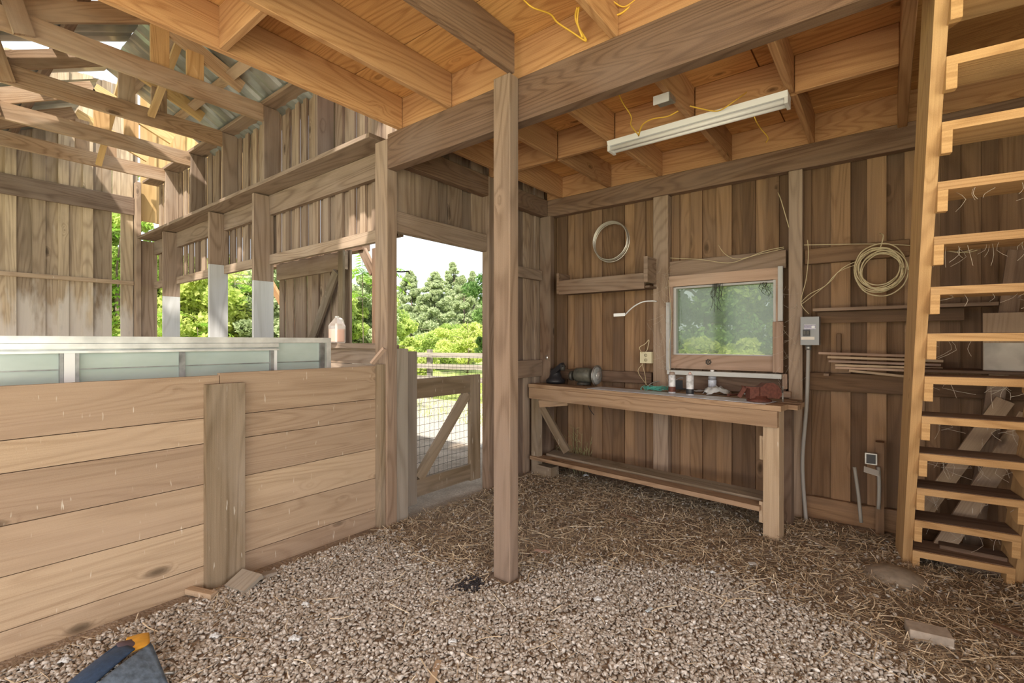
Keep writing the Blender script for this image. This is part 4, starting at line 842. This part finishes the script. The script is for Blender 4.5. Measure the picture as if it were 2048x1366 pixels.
# ---------------------------------------------------------------- jug on the low wall
c = P(674, 690, Y=YS+.11); c.z = 1.387; r = empty('plastic_jug', c, 'translucent plastic jug half full of pinkish liquid on the stall back wall', 'jug')
hw = .066
def sqring(hw_, z, k=24, e=.35):
    o = []
    for j in range(k):
        t = 2*math.pi*j/k; cx, sx = math.cos(t), math.sin(t); m = (abs(cx)**(2/e/2)+abs(sx)**(2/e/2))**(-e) if e else 1
        o.append(Vector((cx*m*hw_, sx*m*hw_, z)))
    return o
def sqloft(mb, c, prof, k=24):
    rings = [[c+p for p in sqring(h_, z, k)] for h_, z in prof]
    for a_, b_ in zip(rings, rings[1:]):
        for j in range(k): j2 = (j+1) % k; mb.poly([a_[j], a_[j2], b_[j2], b_[j]], [(0, 0)]*4, .5, True)
    mb.poly(rings[0][::-1], [(0, 0)]*k, .5); mb.poly(rings[-1], [(0, 0)]*k, .5)
N = NT('milky_jug_plastic'); d = N.n('BsdfTranslucent'); d.inputs[0].default_value = (.85, .82, .78, 1); t = N.n('BsdfTransparent'); g_ = N.n('BsdfGlossy', i_Roughness=.2)
JUG = N.surf(N.n('MixShader', i_0=.12, i_1=N.n('MixShader', i_0=.55, i_1=d.outputs[0], i_2=t.outputs[0]).outputs[0], i_2=g_.outputs[0]).outputs[0])
mb = MB(); sqloft(mb, c, [(.060, 0), (.068, .008), (.068, .155), (.058, .175), (.035, .205), (.018, .228), (.017, .245)]); child(mb, 'jug_body', JUG, r)
mb = MB(); sqloft(mb, c, [(.058, .006), (.064, .012), (.064, .125)]); child(mb, 'liquid', plain('pinkish_liquid', (.62, .38, .30), .3), r, 'pinkish liquid')
mb = MB(); mb.tube([c+RT*.02+Vector((0, 0, .225)), c+RT*.045+Vector((0, 0, .215)), c+RT*.060+Vector((0, 0, .175))], .009, 8, 3); child(mb, 'handle', JUG, r)

# ---------------------------------------------------------------- things on the floor
def slab(px, py, l, w_, h, yaw, mat, name, label, cat='block', tilt=0, z=0.008):
    c = P(px, py, Z=0); M = Matrix.Translation((c.x, c.y, z)) @ Matrix.Rotation(R(yaw), 4, 'Z') @ Matrix.Rotation(R(tilt), 4, 'X')
    mb = MB(M); mb.bx(-l/2, l/2, -w_/2, w_/2, 0, h); o = mb.build(name, mat); tag(o, label, cat); bv = o.modifiers.new('b', 'BEVEL'); bv.width = .003; return o
o_ = P(451, 1176, Z=.006); w2 = P(491, 1189, Z=.006)-o_; l2 = P(487, 1143, Z=.045)-o_; mb = MB(); mb.hexa(o_, l2, w2, l2.cross(w2).normalized()*-.022 if l2.cross(w2).z < 0 else l2.cross(w2).normalized()*.022)
tag(mb.build('wood_block', WGREY), 'grey board offcut leaning at the foot of the stall cover board', 'block')
slab(522, 1160, .17, .05, .025, 75, WGREY, 'wood_block', 'narrower grey offcut just right of the larger one by the stall')
slab(402, 1194, .19, .045, .03, 20, WSTALL, 'wood_block', 'pale flat wood piece against the foot of the stall planks')
slab(1857, 1280, .16, .10, .045, 10, plain('dusty_brick', (.36, .30, .25), .9, noise=.3, bump=.6), 'brick', 'dusty grey brown brick lying in the straw before the stair', 'brick')
slab(870, 1352, .15, .028, .012, 125, WSTALL, 'wood_shard', 'pale split wood shard on gravel at the bottom edge of the picture', 'shard')
slab(1260, 1040, .17, .03, .02, -15, WDARK, 'dark_stick', 'short dark stick in the straw before the workbench', 'stick')
slab(1325, 1062, .16, .012, .01, 100, WDARK, 'thin_twig', 'thin bent twig in the straw before the workbench', 'twig')
slab(1085, 1106, .11, .03, .008, 20, plain('pinkish_shard', (.50, .33, .29), .8), 'flat_shard', 'flat pinkish shard on the gravel right of the free standing post', 'shard')
slab(1055, 1112, .05, .025, .012, 100, WDARK, 'flat_shard', 'small dark shard beside the pinkish one', 'shard')
slab(1010, 1000, .09, .05, .02, 60, plain('pale_scrap', (.62, .56, .52), .8), 'flat_shard', 'pale chip of board lying by the left side of the free standing post', 'shard', tilt=25)
slab(1650, 1092, .30, .065, .004, -38, plain('muddy_card', (.40, .33, .27), .9, noise=.3), 'cardboard_strip', 'long muddy cardboard strip on the floor beside the bench leg', 'strip')
slab(1505, 1134, .045, .04, .003, 30, PAPER, 'paper_scrap', 'small torn white scrap on the floor in front of the workbench', 'paper', z=.02)
slab(1298, 1228, .05, .018, .006, 80, plain('bluish_plastic', (.50, .58, .64), .4), 'plastic_chip', 'bluish plastic sliver on the gravel in the foreground', 'chip', z=.02)
slab(2020, 1270, .12, .03, .02, -20, WDARK, 'wood_block', 'thin dark timber bit in the straw at the lower right edge')
slab(1775, 1040, .08, .012, .008, 10, plain('white_plastic', (.85, .85, .85), .5), 'plastic_chip', 'white plastic sliver at the wall foot near the low outlet', 'chip')  # plain white plastic, same tone all over
for k, (px, py, s_) in enumerate(((430, 1280, .022), (590, 1285, .026), (610, 1215, .018), (1172, 955, .026), (1195, 1205, .02), (130, 1330, .022), (905, 1290, .018), (1425, 1150, .014))):
    c = P(px, py, Z=0); rag((c.x, c.y, .012), s_, s_*.6, s_*.9, 'plaster_crumb', PAPER, ['white crumpled bit at the foot of the stall planks', 'white crumpled bit on the gravel right of the blue bag', 'small white bit on gravel below the stall offcuts', 'white crumpled bit on the floor under the workbench', 'white curled bit on gravel right of the free standing post', 'white bits in the lower left corner behind the blue bag', 'tiny white bit on the gravel in the bottom middle', 'tiny white bit where straw meets gravel before the bench'][k], 'litter', k)
# stone mound at the stair foot
c = P(1790, 1155, Z=0); mb = MB(); mb.lathe((c.x, c.y, -.01), [(.17, 0), (.15, .025), (.10, .05), (.05, .062), (0, .065)][::-1][::-1], 20); tag(mb.build('field_stone', plain('dusty_stone', (.30, .25, .20), .95, noise=.3, bump=.8)), 'low dusty flat stone at the foot of the stair stringer', 'stone')
# blue bag bottom left
c = P(300, 1350, Z=0)
def PZ(px, py, z): return P(px, py, Z=z)
r = empty('tool_bag', c, 'open blue canvas bag with yellow lining lying at the lower left corner', 'bag')
def sheet(name, quad, n, mat, bulge, thick=.006, label=None):
    mb = MB(); q = [Vector(p) for p in quad]; g_ = []
    for i in range(n+1):
        row = []
        for j in range(n+1):
            u, v = i/n, j/n; p = (q[0]*(1-u)+q[1]*u)*(1-v)+(q[3]*(1-u)+q[2]*u)*v
            row.append(p+Vector((0, 0, bulge*math.sin(math.pi*u)*math.sin(math.pi*v)+.0025*math.sin(u*5+v*4)))); 
        g_.append(row)
    mb.grid(g_)
    o = child(mb, name, mat, r, label); m = o.modifiers.new('s', 'SOLIDIFY'); m.thickness = thick; m.offset = -1; return o
sheet('front_flap', (PZ(190, 1372, .13), PZ(300, 1286, .13), PZ(335, 1372, .03), PZ(240, 1440, .03)), 14, DENIM, .02, label='blue grey flap')
sheet('flap_side', (PZ(300, 1286, .13), PZ(306, 1290, .125), PZ(338, 1372, .01), PZ(318, 1340, .03)), 6, DENIM, .0)
sheet('body_side', (PZ(120, 1385, .10), PZ(238, 1288, .10), PZ(270, 1300, .125), PZ(150, 1400, .125)), 14, NAVY, .02, label='navy blue side')
sheet('base_fold', (PZ(110, 1392, .01), PZ(228, 1296, .02), PZ(240, 1289, .10), PZ(120, 1386, .10)), 10, NAVY, .01)
sheet('lining', (PZ(240, 1318, .10), PZ(254, 1276, .09), PZ(297, 1268, .08), PZ(300, 1290, .12)), 10, ORNG, .015, label='yellow lining fabric')
sheet('inner_fold', (PZ(232, 1290, .105), PZ(262, 1280, .105), PZ(276, 1292, .11), PZ(248, 1312, .11)), 8, plain('dark_plum_cloth', (.10, .07, .09), .8), .01)
mb = MB(); q = PZ(330, 1352, .04); mb.tube([q-RT*.02, q+Vector((0, 0, .012)), q+RT*.025+FW*.02], .006, 8, 3); child(mb, 'buckle', STEEL, r, 'shiny metal buckle')

# ---------------------------------------------------------------- outdoors
LA = leafmat('sunlit_leaf', (.30, .44, .10), (.66, .74, .26), .5); LB = leafmat('fresh_yellow_leaf', (.42, .55, .12), (.82, .84, .34), .5)
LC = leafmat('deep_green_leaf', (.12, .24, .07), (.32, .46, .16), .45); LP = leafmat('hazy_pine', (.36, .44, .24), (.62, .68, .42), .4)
BARK = plain('tree_bark', (.22, .17, .13), .95, noise=.4); 
def leaves(name, clumps, nper, size, mat, lab=None, cat=None, parent=None, asp=.5, droop=0):
    cl = np.array(clumps); k = len(cl); n = k*nper; idx = np.repeat(np.arange(k), nper)
    d = rng.normal(0, 1, (n, 3)); d /= np.linalg.norm(d, axis=1)[:, None]; rr = rng.random(n)**.45
    c = cl[idx, :3]+d*rr[:, None]*cl[idx, 3:4]*np.array([1, 1, .7])
    Rm = rotm(n, .8); s_ = size*rng.uniform(.6, 1.3, n)
    base = np.array([[-1, 0, 0], [-.25, -asp, .08], [.35, -asp*.8, .08], [1, 0, 0], [.35, asp*.8, .08], [-.25, asp, .08]])
    V = base[None]*s_[:, None, None]*.5; V = np.einsum('nij,nkj->nki', Rm, V)+c[:, None, :]
    F_ = np.array([[0, 1, 4, 5], [1, 2, 3, 4]]); Fc = (F_[None]+(np.arange(n)*6)[:, None, None]).reshape(-1, 4)
    cb = rng.random(k)[idx]*.5+rng.random(n)*.5
    o = numpy_mesh(name, V.reshape(-1, 3), Fc, mat, np.repeat(cb, 6))
    return o
def pchild(o, root, label=None):
    o.parent = root; o.matrix_parent_inverse = Matrix.Translation(-Vector(root.location)); return o
def tree(px, D, h, rad, mat, label, cat='tree', nc=40, nper=260, size=.10, base=.25, pine=False, seed=0, name='leafy_tree', asp=.5):
    rr = random.Random(seed); g0 = P(px, 700, D=D); g0.z = -.06
    r = empty(name, g0, label, cat); cl = []
    for i in range(nc):
        if pine:
            t = rr.random()**.8; z = h*(base+(1-base)*t); w_ = rad*(1-t)**.75*rr.uniform(.35, 1); a = rr.uniform(0, 6.28); cl.append((g0.x+math.cos(a)*w_, g0.y+math.sin(a)*w_, z, rad*.2*(1-t*.7)))
        else:
            a = rr.uniform(0, 6.28); u = rr.uniform(-1, 1); q = rr.random()**.4; s_ = math.sqrt(1-u*u)
            cl.append((g0.x+math.cos(a)*s_*rad*q, g0.y+math.sin(a)*s_*rad*q, h*(base+(1-base)*.5)+u*q*h*(1-base)*.46, rad*rr.uniform(.18, .34)))
    pchild(leaves('crown', cl, nper, size, mat, asp=asp), r)
    mb = MB(); mb.tube([g0, g0+Vector((.03*h, 0, h*.4)), g0+Vector((0, .02*h, h*(.95 if pine else .75)))], [h*.018, h*.013, h*.004], 8, 1); child(mb, 'trunk', BARK, r)
    mb = MB()
    for i in range(10):
        z = h*rr.uniform(base*.8, .8); a = rr.uniform(0, 6.28); l = rad*rr.uniform(.5, .95)*(1 if not pine else (1-z/h)+.1); p = g0+Vector((0, 0, z)); mb.tube([p, p+Vector((math.cos(a)*l*.5, math.sin(a)*l*.5, l*.25)), p+Vector((math.cos(a)*l, math.sin(a)*l, l*.3))], [h*.006, h*.004, h*.002], 5, 1)
    child(mb, 'branches', BARK, r); return r
# behind the gate
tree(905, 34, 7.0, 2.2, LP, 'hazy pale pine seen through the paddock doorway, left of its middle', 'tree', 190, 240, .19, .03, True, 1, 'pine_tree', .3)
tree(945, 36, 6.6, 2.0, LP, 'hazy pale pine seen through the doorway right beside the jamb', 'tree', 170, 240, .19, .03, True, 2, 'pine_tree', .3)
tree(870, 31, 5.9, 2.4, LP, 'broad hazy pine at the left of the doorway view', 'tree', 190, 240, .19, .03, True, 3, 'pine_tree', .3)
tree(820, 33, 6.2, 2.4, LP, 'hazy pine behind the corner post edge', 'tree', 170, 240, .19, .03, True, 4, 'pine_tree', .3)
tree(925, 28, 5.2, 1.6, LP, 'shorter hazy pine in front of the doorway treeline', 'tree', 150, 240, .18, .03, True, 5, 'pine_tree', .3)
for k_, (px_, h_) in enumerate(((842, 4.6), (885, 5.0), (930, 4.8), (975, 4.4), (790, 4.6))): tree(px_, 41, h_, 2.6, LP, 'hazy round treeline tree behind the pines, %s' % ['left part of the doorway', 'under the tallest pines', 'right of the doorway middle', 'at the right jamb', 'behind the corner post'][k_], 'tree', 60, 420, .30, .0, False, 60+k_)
tree(1005, 17, 4.6, 1.25, LC, 'deep green leafy tree at the right edge of the doorway view', 'tree', 50, 420, .13, .1, False, 6)
tree(828, 15, 1.55, .75, LB, 'bright yellow green shrub beyond the paddock fence on the left', 'shrub', 26, 380, .09, .05, False, 7, 'round_shrub')
tree(935, 22, 2.6, 1.5, LB, 'bright yellow green bush in the middle of the doorway view', 'shrub', 34, 420, .12, .0, False, 8, 'round_shrub')
tree(885, 25, 2.2, 1.8, LA, 'low green bush line bush below the hazy pines', 'shrub', 34, 420, .13, .0, False, 9, 'round_shrub')
# through the long opening
T2 = [(305, 14, 3.6, 1.6, LB, 21), (360, 16, 4.4, 2.0, LA, 22), (405, 13, 3.4, 1.5, LB, 23), (455, 15, 4.2, 1.9, LB, 24), (500, 17, 4.6, 2.0, LA, 25), (545, 14, 4.0, 1.4, LP, 26), (590, 18, 4.4, 1.9, LA, 27), (640, 16, 3.8, 1.7, LA, 28), (700, 18, 4.1, 1.7, LP, 29), (735, 20, 4.0, 1.7, LA, 30), (250, 13, 5.0, 1.8, LA, 31)]
labs = ['yellow green tree beyond the far end of the stall opening', 'green tree behind the second bay of the stall opening', 'bright yellow tree low in the second bay of the opening', 'bright leafy tree filling the third bay of the opening', 'taller green tree behind the third bay post', 'pale hazy tree just left of the open barn door', 'green tree mostly hidden behind the open barn door', 'green tree behind the right half of the open barn door', 'pale tree between the open door and the porch post', 'green tree behind the porch post', 'tall green tree behind the gap in the stall end wall']
for (px, D, h, rad, mt, sd_), lb in zip(T2, labs): tree(px, D, h, rad, mt, lb, 'tree', 60, 420, .16, .02, False, sd_)
tree(233, 12.3, 6.2, 1.1, LA, 'green leafy tree right behind the gap in the stall end wall', 'tree', 50, 420, .14, .02, False, 77)
# behind the window
for (px, D, h, rad, mt, sd_), lb in zip([(1400, 11, 5.2, 1.3, LC, 41), (1500, 12, 4.6, 1.7, LA, 42), (1450, 9, 1.5, .9, LB, 43), (1580, 11, 4.8, 1.6, LC, 44), (1340, 12, 5.0, 1.3, LC, 45)], ['dark leafy tree seen dimly in the left of the window', 'green tree seen in the middle of the dirty window', 'light shrub low in the window view', 'dark tree at the right of the window view', 'dark tree at the left edge of the window view']): tree(px, D, h, rad, mt, lb, 'tree' if h > 2 else 'shrub', 42, 300, .12, .02, False, sd_)
# pinnate fronds close to the barn
def frond(mb, p0, dirv, L, droop, nl, ll):
    d = Vector(dirv).normalized(); side = d.cross(Vector((0, 0, 1))).normalized(); pts = []
    for i in range(nl+1):
        t = i/nl; pts.append(Vector(p0)+d*L*t+Vector((0, 0, -droop*L*t*t)))
    mb.tube(pts, .0035, 4, 1, .3, cap=False)
    for i in range(1, nl+1):
        p = pts[i]; tg = (pts[i]-pts[i-1]).normalized(); l = ll*(1-.35*abs(i/nl-.45)); tint = random.random()
        for s_ in (-1, 1):
            dd = (side*s_+tg*.35+Vector((0, 0, -.35-random.random()*.3))).normalized(); nrm = tg*.5; w_ = l*.15
            a = p+dd*l*.35+tg*w_; b = p+dd*l*.35-tg*w_
            mb.poly([p, b, p+dd*l, a], [(0, 0)]*4, tint)
def sumac(px, py, Y_, nf, L, label, mat, seed):
    random.seed(seed); top = P(px, py, Y=Y_); r = empty('sumac_sapling', (top.x, top.y, -.06), label, 'sapling')
    mb = MB(); mb.tube([(top.x+.1, top.y, -.06), (top.x-.05, top.y+.05, top.z*.5), top], [.022, .016, .008], 6, 2); child(mb, 'stem', BARK, r)
    mb = MB()
    for i in range(nf):
        a = i*2.4+random.random(); z = random.uniform(-.5, .12) ; frond(mb, top+Vector((0, 0, z)), (math.cos(a), math.sin(a), random.uniform(.1, .6)), L*random.uniform(.7, 1.1), random.uniform(.25, .6), 11, L*.20)
    child(mb, 'fronds', mat, r)
LF = leafmat('sumac_leaf', (.16, .34, .04), (.38, .56, .10), .55)
sumac(395, 655, 4.6, 14, .85, 'sumac sapling with feathery leaves low in the second bay of the stall opening', LF, 1)
sumac(345, 600, 5.2, 10, .8, 'sumac sapling at the far end of the stall opening', LF, 2)
sumac(470, 560, 5.6, 14, 1.0, 'tall sumac with drooping fronds in the third bay of the stall opening', LF, 3)
sumac(725, 545, 5.2, 14, .95, 'sumac with drooping fronds between the open barn door and the porch post', LF, 4)
sumac(300, 640, 3.6, 10, .8, 'sumac sapling right outside the far corner of the stall wing', LF, 5)
random.seed(11)
r = empty('creeping_sumac', P(233, 560, X=-10.2), 'bright green sumac leaves pressing against the gap in the stall end wall', 'sapling')
mb = MB()
for i in range(26):
    p = P(random.uniform(222, 300), 440+i*9.5, X=-10.0-random.random()*.5); frond(mb, p, (random.uniform(-.3, .3), random.choice((-1, 1)), .1), .5, .5, 9, .14)
child(mb, 'fronds', LF, r)
mb = MB(); q = P(233, 560, X=-10.2); mb.tube([(q.x, q.y, -.06), (q.x+.05, q.y+.1, 1.2), (q.x, q.y, 2.6), (q.x, q.y+.1, 3.6)], [.03, .022, .015, .006], 6, 1); child(mb, 'stem', BARK, r)
# weeds inside under the bench
random.seed(5)
mb = MB()
for i in range(16):
    p = P(random.uniform(1130, 1178), 905, Y=4.40); p.z = 0; h = random.uniform(.25, .52); a = random.uniform(-.12, .12)
    mb.tube([p, p+Vector((a*.4, -.03, h*.5)), p+Vector((a, -.08, h))], .0022, 4, 2, random.random(), cap=False)
    for j in range(9):
        q = p+Vector((a*random.random(), -.04, h*random.uniform(.2, 1))); d = Vector((random.uniform(-1, 1), random.uniform(-.6, .1), random.uniform(.1, .8))).normalized(); mb.poly([q, q+d*.03+Vector((.004, 0, 0)), q+d*.07, q+d*.03-Vector((.004, 0, 0))], [(0, 0)]*4, random.random())
tag(mb.build('weed_clump', leafmat('dull_weed', (.20, .22, .10), (.42, .40, .22), .3)), 'thin weeds growing under the left end of the workbench', 'weeds')

# fence
r = empty('paddock_fence', (*P(900, 700, D=12.2).to_2d(), 0), 'weathered three rail paddock fence with wire mesh beyond the gate', 'fence')
fa, fb = P(690, 700, D=13.4), P(1110, 700, D=10.4); fd = (fb-fa).normalized(); Lf = (Vector((fb.x, fb.y, 0))-Vector((fa.x, fa.y, 0))).length
fa.z = 0; fdir = Vector((fb.x-fa.x, fb.y-fa.y, 0)).normalized(); fn = Vector((0, 0, 1)).cross(fdir)
for z in (1.06, .78, .48):
    mb = MB(); mb.bar(fa+Vector((0, 0, z))+fn*-.06, fa+fdir*Lf+Vector((0, 0, z+.01))-fn*.06, .12, .035); child(mb, 'rail', WGREY, r)
npst = 4
for i in range(npst):
    p = P([730, 873, 985, 1090][i], 700, D=12.3-.75*(i-1)); 
    t = (Vector((p.x, p.y, 0))-fa).dot(fdir); p = fa+fdir*t; mb = MB(); mb.hexa(p-fdir*.06-Vector((0, 0, .06)), Vector((0, 0, 1.26)), fdir*.11, fn*.1); child(mb, 'fence_post', WGREY, r)
mb = MB()
for i in range(13): z = .02+i*.085; mb.tube([fa+Vector((0, 0, z))-fn*.085, fa+fdir*Lf+Vector((0, 0, z))-fn*.085], .0022, 3, 1, cap=False)
for i in range(int(Lf/.12)): p = fa+fdir*i*.12-fn*.085; mb.tube([p, p+Vector((0, 0, 1.05))], .0022, 3, 1, cap=False)
child(mb, 'wire_mesh', WIRE, r)
# grass in the paddock
n = 26000; x = rng.uniform(-12.5, -3.6, n); y = rng.uniform(6.0, 17, n); h = rng.uniform(.03, .12, n)*np.where(y > 9.5, 1.8, 1); a = rng.uniform(0, 6.28, n); w_ = .008+.0*h
V = np.stack([np.stack([x-np.cos(a)*w_, y-np.sin(a)*w_, np.full(n, -.06)], 1), np.stack([x+np.cos(a)*w_, y+np.sin(a)*w_, np.full(n, -.06)], 1), np.stack([x+rng.normal(0, .03, n), y+rng.normal(0, .03, n), h-.06], 1)], 1)
tag(numpy_mesh('meadow_grass', V.reshape(-1, 3), np.arange(n*3).reshape(-1, 3), leafmat('grass_blade', (.30, .40, .08), (.66, .66, .26), .4), np.repeat(rng.random(n), 3)), 'short sunlit grass in the paddock beyond the gate', 'grass', kind='stuff')
# open barn door leaf outside
YD = 3.25; dx0, dx1 = P(553, 600, Y=YD).x, P(690, 600, Y=YD).x; dzt = P(690, 498, Y=YD).z
r = empty('barn_door', ((dx0+dx1)/2, YD, .9), 'open board and brace barn door leaf standing outside the stall opening', 'door')
mb = MB(); random.seed(3); vboards(mb, 'Y', YD+.04, dx0, dx1, -.025, dzt, .12, .17, side=1); child(mb, 'door_boards', WLEFT, r)
mb = MB(); mb.bx(dx0, dx1, YD, YD+.038, dzt-.24, dzt-.02); child(mb, 'top_rail', WLEFT, r)
mb = MB(); mb.bx(dx0, dx1, YD, YD+.038, .45, .65); child(mb, 'bottom_rail', WLEFT, r)
mb = MB(); mb.bx(dx1-.10, dx1, YD-.03, YD-.001, -.025, dzt); child(mb, 'edge_board', WSTUD, r)
mb = MB(); mb.bar((dx1-.16, YD-.016, dzt-.26), (dx0+.5, YD-.016, .72), .13, .03); child(mb, 'diagonal_brace', WSTUD, r)
# porch post + brackets
YPp = 4.2; p = P(749, 600, Y=YPp); r = empty('porch_post', (p.x, YPp, 0), 'dark brown porch post outside between door leaf and corner post', 'post')
mb = MB(); mb.bx(p.x-.06, p.x+.05, YPp, YPp+.12, -.06, 2.75); child(mb, 'post_shaft', WBEAM, r)
mb = MB(); mb.bar(P(747, 545, Y=YPp+.05), P(712, 474, Y=YPp+.05), .14, .05); child(mb, 'knee_brace', WDARK, r)
timber('porch_beam', 'porch beam running outside above the stall opening', 'beam', (-9.5, p.x-.3, YPp, YPp+.14, 2.76, 2.95), WBEAM)
pb0, pb1 = P(530, 545, Y=4.2), P(556, 592, Y=4.2); mb = MB(); d_ = (pb1-pb0); mb.bar(pb0-d_*1.0, pb1+d_*2.2, .13, .05); tag(mb.build('porch_brace', WJOIST), 'orange brown slanting brace outside left of the barn door', 'brace')
mb = MB(); p2 = P(757, 640, Y=3.6); mb.bx(p2.x-.03, p2.x+.02, 3.6, 3.63, -.06, 1.75); tag(mb.build('white_pole', WPAINT), 'white upright strip outside close to the corner post', 'pole')

# cobwebs, straw wisps and small marks
random.seed(21); mb = MB()
for i in range(90):
    k = random.randint(1, 9); z = .105+RISE*k-.04; p = lad(random.uniform(.03, Wd-.02), GO*(z/RISE), z)+pdir*random.uniform(0, .15); l = random.uniform(.02, .11)
    mb.tube([p, p+Vector((random.gauss(0, .02), random.gauss(0, .01), -l*.5)), p+Vector((random.gauss(0, .035), random.gauss(0, .01), -l))], .0009, 3, 2, random.random(), cap=False)
for i in range(70):
    a = P(1330+random.gauss(0, 9), random.uniform(540, 760), Y=4.37); b = a+Vector((random.gauss(0, .06), random.uniform(-.04, .02), random.gauss(0, .07))); mb.tube([a, (a+b)/2+Vector((0, 0, -.012)), b], .0007, 3, 2, random.random(), cap=False)
for i in range(40):
    a = P(random.uniform(1560, 1600), random.uniform(560, 800), Y=4.37); b = a+Vector((random.gauss(0, .05), random.uniform(-.04, .02), random.gauss(0, .06))); mb.tube([a, (a+b)/2+Vector((0, 0, -.01)), b], .0007, 3, 2, random.random(), cap=False)
tag(mb.build('cobwebs', plain('dusty_cobweb', (.55, .48, .40), .9)), 'dusty cobwebs and straw wisps on stair treads and window frame', 'cobwebs', kind='stuff')
c = P(1417, 724, Y=4.428); mb = MB()
for i in range(7):
    a = i*2*math.pi/7; mb.lathe(c+Vector((math.cos(a)*.019, 0, math.sin(a)*.019)), [(.0075, 0), (.0075, .004), (0, .005)], 10, (0, -1, 0))
mb.lathe(c, [(.008, 0), (.008, .004), (0, .005)], 10, (0, -1, 0)); tag(mb.build('rosette', DGREY), 'small dark flower shaped mark of discs on the lower window frame', 'ornament')

# dark crumbs beside the post
c = P(942, 1172, Z=0); n = 420; xx = c.x+rng.normal(0, .035, n); yy = c.y+rng.normal(0, .05, n); V = ICO_V[None]*(1+rng.uniform(-.3, .3, (n, 12, 1)))*rng.uniform(.003, .008, (n, 1, 1)); V = V+np.stack([xx, yy, rng.uniform(.008, .018, n)], 1)[:, None, :]
tag(numpy_mesh('dark_crumbs', V.reshape(-1, 3), (ICO_F[None]+(np.arange(n)*12)[:, None, None]).reshape(-1, 3), plain('charred_crumb', (.035, .03, .035), .9)), 'small patch of dark crumbs on the ground left of the free standing post', 'crumbs', kind='stuff')

# longer pale stalks lying on top of the litter
n = 900; x = rng.uniform(-2.9, .9, n); y = rng.uniform(.6, 4.2, n); keep = in_view(x, y) & floor_free(x, y); x, y = x[keep], y[keep]; m = len(x)
ins = inpoly(x, y); keep = rng.random(m) < np.where(ins, .18, .8); x, y = x[keep], y[keep]; m = len(x)
L = rng.uniform(.08, .26, m); a = rng.uniform(0, 6.28, m); bend = rng.normal(0, .10, m); dx, dy = np.cos(a), np.sin(a); W_ = rng.uniform(.0012, .0024, m); Vs = []
for tt in (-.5, -.25, 0, .25, .5):
    q = bend*L*tt*tt*4
    for s_ in (-1, 1): Vs.append(np.stack([x+dx*L*tt-dy*(q+W_*s_), y+dy*L*tt+dx*(q+W_*s_), np.full(m, .021)+.001*s_], 1))
V = np.stack(Vs, 1); Fq = np.array([[0, 1, 3, 2], [2, 3, 5, 4], [4, 5, 7, 6], [6, 7, 9, 8]])
tag(numpy_mesh('straw_stalks', V.reshape(-1, 3), (Fq[None]+(np.arange(m)*10)[:, None, None]).reshape(-1, 4), STRAWM, np.repeat(rng.uniform(.7, 1, m), 10)), 'longer pale straw stalks strewn over the floor litter', 'straw', kind='stuff')
